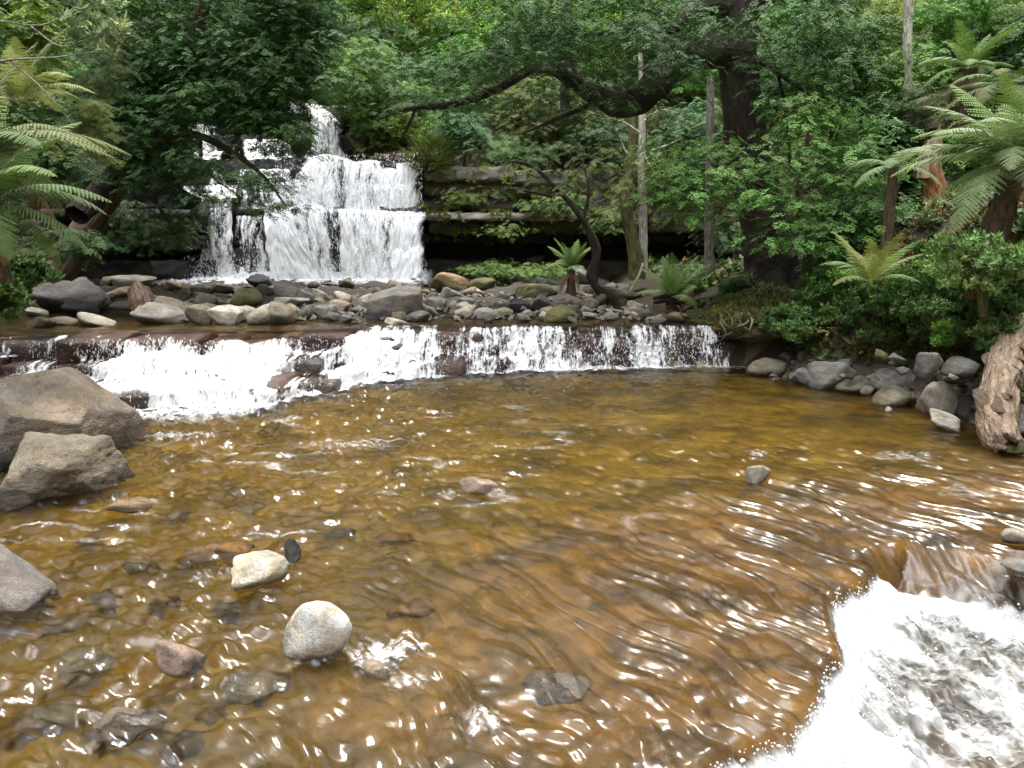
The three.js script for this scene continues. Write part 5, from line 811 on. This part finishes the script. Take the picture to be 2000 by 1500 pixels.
// shrubs at the banks
bush('shrub', 'olive feathery shrub beside the large dark tree', 185, 265, 36, 75, 12.5, [0.12, 0.13, 0.03], 91, { trunk: 0, spray: 'fine', s: 0.26, dens: 1.3 });
bush('shrub', 'yellow green shrub in the upper corner above the tree ferns', 45, 90, 70, 100, 12, [0.13, 0.17, 0.035], 92, { trunk: 0, s: 0.28, dens: 1.1 });
bush('shrub', 'dark twiggy shrub in the corner behind the pale leaved branch', 170, 90, 70, 100, 14, [0.07, 0.085, 0.035], 93, { trunk: 0, s: 0.28, spray: 'fine', dens: 0.9 });
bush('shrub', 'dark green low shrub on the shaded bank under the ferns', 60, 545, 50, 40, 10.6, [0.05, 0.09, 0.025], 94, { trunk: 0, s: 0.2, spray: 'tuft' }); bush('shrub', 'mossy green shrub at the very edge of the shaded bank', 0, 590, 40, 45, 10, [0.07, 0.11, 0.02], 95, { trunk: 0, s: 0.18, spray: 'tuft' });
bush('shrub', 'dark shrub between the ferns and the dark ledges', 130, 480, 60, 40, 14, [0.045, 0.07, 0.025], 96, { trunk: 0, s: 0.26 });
bush('shrub', 'leafy dark green shrub covering the middle of the bank', 1720, 600, 80, 70, 11.3, [0.1, 0.15, 0.07], 97, { trunk: 0, spray: 'tuft', s: 0.18, dens: 0.62, pad: 0.4 });
bush('shrub', 'leafy green shrub hanging to the stones beside the log', 1860, 610, 95, 75, 10.2, [0.1, 0.15, 0.07], 98, { trunk: 0, spray: 'tuft', s: 0.18, dens: 0.62 });
bush('shrub', 'silvery pale green shrub under the large tree fern', 1915, 505, 100, 55, 9.2, SG, 99, { trunk: 0, spray: 'tuft', s: 0.17, dens: 0.62 });
bush('shrub', 'bushy green shrub above the undercut bank', 1600, 610, 55, 45, 12, [0.1, 0.15, 0.07], 100, { trunk: 0, spray: 'tuft', s: 0.17, dens: 0.625 });
bush('shrub', 'light green shrub between undercut bank and stones', 1545, 635, 60, 36, 12, [0.1, 0.15, 0.07], 111, { spray: 'tuft', s: 0.18, dens: 0.62, trunk: 0 }); bush('shrub', 'pale topped shrub just beside the yellow green fern', 1790, 545, 90, 55, 11, [0.13, 0.2, 0.085], 112, { spray: 'tuft', s: 0.18, dens: 0.6, trunk: 0 }); bush('shrub', 'deep green shrub below the yellow green fern', 1650, 565, 70, 50, 11.9, [0.085, 0.16, 0.055], 113, { spray: 'tuft', s: 0.18, dens: 0.6, trunk: 0 }); bush('shrub', 'leafy shrub pressed against the upper side of the log', 1945, 630, 45, 55, 9.3, [0.1, 0.15, 0.07], 114, { spray: 'tuft', s: 0.18, dens: 0.6, trunk: 0 });
bush('shrub', 'dark green shrub behind the yellow green fern', 1700, 470, 80, 40, 12.4, [0.055, 0.1, 0.035], 101, { trunk: 0, spray: 'tuft', s: 0.22 }); bush('shrub', 'small bright shrub with light leaves above the block of stone', 1840, 655, 25, 22, 9.9, [0.16, 0.25, 0.07], 102, { spray: 'tuft', s: 0.17, trunk: 0.01 });
bush('shrub', 'pale leafed shrub cut by the frame edge above the log', 1985, 545, 50, 60, 9.6, [0.14, 0.2, 0.09], 103, { trunk: 0, spray: 'tuft', s: 0.19 });
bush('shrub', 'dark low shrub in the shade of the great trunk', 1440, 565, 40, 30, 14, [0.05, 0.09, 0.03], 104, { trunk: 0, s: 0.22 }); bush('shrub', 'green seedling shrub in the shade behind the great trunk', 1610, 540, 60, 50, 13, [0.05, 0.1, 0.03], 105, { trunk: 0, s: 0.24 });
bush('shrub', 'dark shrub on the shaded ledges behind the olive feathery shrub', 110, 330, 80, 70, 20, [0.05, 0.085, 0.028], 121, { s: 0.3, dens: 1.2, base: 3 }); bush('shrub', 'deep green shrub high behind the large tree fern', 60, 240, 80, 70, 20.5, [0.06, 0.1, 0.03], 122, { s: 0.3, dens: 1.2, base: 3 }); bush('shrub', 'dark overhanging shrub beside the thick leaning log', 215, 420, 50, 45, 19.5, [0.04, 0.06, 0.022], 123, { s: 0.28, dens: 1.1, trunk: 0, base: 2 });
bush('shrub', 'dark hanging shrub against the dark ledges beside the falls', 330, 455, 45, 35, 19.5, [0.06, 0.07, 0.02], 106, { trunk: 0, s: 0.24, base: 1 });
{ // pale leaved branch leaning in at the corner
  const t = thing('leafy_branch', 'bare twigged branch with large glossy pale leaves in the upper corner', 'branch', null, at(0, 120, 6.5)), r = rngOf(3), list = [];
  const tw = [limb(t, [[-420, 330, 7.2], [-200, 200, 6.8], [-80, 150, 6.5], [0, 120, 6.5], [110, 112, 6.4], [190, 100, 6.3]], [0.02, 0.015, 0.008, 0.003], 1, 20, 6), limb(t, [[-250, 230, 6.9], [-130, 90, 6.7], [-40, 40, 6.6], [80, 50, 6.5], [150, 20, 6.4], [215, 5, 6.4]], [0.015, 0.01, 0.006, 0.003], 2, 20, 6), limb(t, [[60, 52, 6.5], [120, 90, 6.5], [210, 60, 6.4]], [0.009, 0.006, 0.003], 3, 20, 6), limb(t, [[20, 118, 6.5], [90, 180, 6.5], [140, 240, 6.5]], [0.008, 0.005, 0.002], 4, 20, 6)];
  part(t, 'twig', mergeGeometries(tw), BM.grey);
  for (const [x, y] of [[205, 60], [225, 55], [200, 95], [215, 100], [190, 40], [235, 60], [215, 10], [230, 5], [130, 40], [180, 55], [160, 20], [240, 50]]) { const p = rel(t, at(x, y, 6.35 + 0.2 * r())); list.push([p, V(r() - 0.5, 1, 0.6), V(r() - 0.2, -0.1, r() - 0.5), 0.16 + 0.06 * r(), tint([0.3, 0.36, 0.2], r, 0.2)]); }
  scatter(t, 'leaves', SP.tuft, list);
}
// logs
function log(label, rows, radii, bark, seed, o = {}) { const b = at(...rows[0]), t = thing(o.name ?? 'fallen_log', label, 'log', o.group, b); part(t, 'trunk', tube(rows.map((q) => rel(t, at(...q))), radii, 14, o.seg ?? 30, o.rough ?? 0.12, seed), BM[bark]); return t; }
{
  const base = on(1945, 872, 0), t = thing('fallen_log', 'big pale weathered log with flaking bark sloping into the pool', 'log', null, base), p = [V(-0.02, -0.12, 0.12), rel(t, at(1946, 800, 8.3)), rel(t, at(1964, 720, 8.8)), rel(t, at(1986, 640, 9.4)), rel(t, at(2010, 560, 10.0)), rel(t, at(2045, 480, 10.8))];
  p[0] = V(0, 0.06, 0.1);
  part(t, 'trunk', tube([V(-0.02, -0.02, 0.22), ...p.slice(0)], [0.1, 0.19, 0.205, 0.2, 0.195, 0.19, 0.17], 26, 90, 0.16, 4), BM.pink);
  part(t, 'moss_patch', boulder(401, { detail: 8, noise: 0.2, n: 20, sharp: 5 }), RM.moss).scale.set(0.3, 0.14, 0.24); t.children[1].position.set(0.02, 0.06, 0.24);
  const r = rngOf(4); for (let i = 0; i < 16; i++) { const k = i / 16, c = p[1].clone().lerp(p[3], k), m = part(t, 'bark_flake', boulder(410 + i % 3, { detail: 4, noise: 0.15 }), i % 3 ? BM.pink : BM.bark); m.scale.set(0.1 + 0.14 * r(), 0.025 + 0.02 * r(), 0.25 + 0.4 * r()); const fa = 0.3 + 2.2 * r(); m.position.copy(c).add(V(-Math.cos(fa) * 0.185, Math.sin(fa) * 0.165, 0.07)); m.rotation.set(0.25, -0.1, Math.PI / 2 - fa); }
  for (let i = 0; i < 10; i++) { const a = r() * 6.28, m = part(t, 'rotten_splinter', boulder(430 + i % 3, { detail: 4, noise: 0.25 }), [BM.bark, BM.brown, BM.bark, BM.pink][i % 4]); m.scale.set(0.06 + 0.1 * r(), 0.07 + 0.1 * r(), 0.12 + 0.16 * r()); m.position.set(Math.cos(a) * 0.12, 0.07 + Math.sin(a) * 0.1, 0.16 + 0.12 * r()); m.rotation.set(r(), r(), r()); }
}
log('long reddish brown log lying across the top of the waterfall', [[735, 312, 23.6], [790, 306, 23.4], [840, 308, 23.3]], [0.16, 0.19, 0.15], 'brown', 5); log('grey rounded log end beside the reddish log at the waterfall top', [[845, 312, 23.3], [900, 314, 23.1]], [0.17, 0.14], 'grey', 6);
log('thin pale log leaning down beside the upper fall', [[716, 312, 23.9], [700, 290, 24.2], [678, 262, 24.6]], [0.09, 0.08, 0.06], 'brown', 7); log('mossy log end by the leaning log at the waterfall top', [[722, 316, 23.5], [752, 304, 23.5]], [0.13, 0.1], 'mossy', 8);
log('broken reddish log lying by the dark angular boulder', [[208, 580, 15.4], [235, 572, 15.3], [262, 570, 15.2]], [0.07, 0.1, 0.08], 'bark', 9, { rough: 0.3 }); log('short reddish brown stump of log standing in the upper pool', [[282, 606, 14.2], [276, 585, 14.3], [268, 562, 14.5]], [0.2, 0.22, 0.16], 'bark', 10, { rough: 0.3 });
log('thick brown log leaning up the bank under the large dark tree', [[150, 420, 16.5], [185, 385, 17], [225, 340, 17.5]], [0.25, 0.24, 0.2], 'dark', 11);
{ // mossy dead branch stub over the shrubs
  const t = thing('dead_branch', 'curved mossy dead branch sticking up among the silvery shrub', 'branch', null, at(1925, 585, 9.2));
  part(t, 'branch', mergeGeometries([tube([V(0, -0.2, 0), rel(t, at(1915, 560, 9.2)), rel(t, at(1903, 530, 9.2)), rel(t, at(1896, 505, 9.2)), rel(t, at(1884, 496, 9.2))], [0.045, 0.05, 0.06, 0.035, 0.02], 9, 24, 0.25, 2), limb(t, [[1905, 522, 9.2], [1935, 515, 9.2], [1975, 510, 9.2]], [0.022, 0.014, 0.006], 3), limb(t, [[1925, 585, 9.2], [1950, 560, 9.2], [1990, 585, 9.2]], [0.02, 0.014, 0.006], 4)]), BM.mossy);
}
// undercut mossy bank with hanging roots beside the cascade
{
  const t = thing('mossy_bank', 'mossy overhanging bank of soil and roots beside the small cascade', 'bank', null, V(4.25, 0.62, -12.9)), r = rngOf(6), list = [];
  const body = boulder(501, { detail: 22, n: 18, sharp: 8, noise: 0.16 }), b1 = part(t, 'soil', body, RM.moss); b1.scale.set(2.3, 0.75, 1.7); b1.position.set(0.15, 0.05, -0.1);
  const b2 = part(t, 'soil', body, RM.black); b2.scale.set(2.6, 1.3, 1.6); b2.position.set(0.7, -0.5, -1.1);  // black body paints the shade of the hollow under the overhang
  const b3 = part(t, 'soil', body, RM.moss); b3.scale.set(1.3, 0.6, 1.1); b3.position.set(-0.75, 0.0, -0.75); b3.rotation.y = 1;
  for (let i = 0; i < 30; i++) { const x = -0.85 + 1.9 * r(), z = 0.45 + 0.25 * r(), y = 0.2 - 0.1 * r(), h = 0.12 + 0.38 * r() * r(); part(t, 'root', tube([V(x, y + 0.1, z - 0.25), V(x + (r() - 0.5) * 0.2, y, z), V(x + (r() - 0.5) * 0.35, y - h * 0.5, z + 0.06), V(x + (r() - 0.5) * 0.5, y - h, z - 0.02)], [0.016, 0.02, 0.014, 0.004], 5, 12, 0.2, i), r() < 0.5 ? BM.grey : BM.mossy); }
  for (let i = 0; i < 420; i++) { const x = -1.0 + 2.2 * r(), z = -0.9 + 1.5 * r(), e = 1 - ((x - 0.15) / 1.25) ** 2 - ((z + 0.1) / 0.95) ** 2; if (e < 0) continue; list.push([V(x, 0.02 + 0.36 * Math.sqrt(e), z), V((x) * 0.4, 1, 0.4), V(r() - 0.5, 0, r() - 0.5), 0.1 + 0.1 * r(), tint([[0.15, 0.14, 0.03], [0.1, 0.12, 0.025], [0.14, 0.09, 0.035]][i % 3], r)]); }
  scatter(t, 'moss', SP.moss, list);
}
// driftwood sticks on the bank
{ const r = rngOf(12); for (let i = 0; i < 12; i++) { const a = at(1318 + 70 * r(), 596 + 34 * r(), 13.3), t = thing('driftwood_stick', 'thin bleached stick in the driftwood heap beside the cascade', 'stick', 'driftwood sticks beside the cascade', a), d = V((r() - 0.3) * 1.1, (r() - 0.3) * 0.35, (r() - 0.5) * 0.5); part(t, 'wood', tube([V(0, 0, 0), d.clone().multiplyScalar(0.5).add(V(0, 0.04, 0)), d], [0.018, 0.016, 0.007], 6, 12, 0.2, i), i % 2 ? BM.grey : BM.brown); }
  for (let i = 0; i < 7; i++) { const x = lerp(1240, 1440, r()), a = at(x, 575 + 25 * r(), 14.2), t = thing('surface_root', 'brown root running over the soil near the bright ground fern', 'root', 'roots over the soil of the fern bank', a); part(t, 'wood', tube([V(0, 0, 0), V(0.3, 0.06, 0.1), V(0.7 + 0.4 * r(), -0.05, 0.2 * r())], [0.03, 0.05, 0.012], 7, 14, 0.2, i), BM.dark); } }
// moss hanging on the cliff faces
{
  const r = rngOf(14), list = [], v = V();
  for (const m of cliff.children) {
    const p = m.geometry.attributes.position, n = m.geometry.attributes.normal; m.geometry.computeBoundingBox(); const bb = m.geometry.boundingBox; if (bb.max.x < -2.9 && !(bb.max.x < -8.8)) continue; if (bb.min.y < 1.2) continue;
    const dens = bb.max.x < -8 ? 0.006 : 0.085;
    for (let i = 0; i < p.count; i++) if (r() < dens && n.getZ(i) > 0.25 - (n.getY(i) > 0.6 ? 0.6 : 0)) { v.fromBufferAttribute(p, i); if (fbm3(v.x * 0.8, v.y * 1.1, v.z, 3) < -0.02) continue; list.push([v.clone(), V(0, 0.5, 1), V(r() - 0.5, -0.6, 0.3), 0.14 + 0.2 * r(), tint([[0.13, 0.14, 0.03], [0.17, 0.17, 0.03], [0.08, 0.1, 0.03], [0.1, 0.08, 0.035]][Math.floor(r() * 4)], r)]); }
  }
  scatter(cliff, 'moss', SP.moss, list);
}

renderer.render(scene, camera);
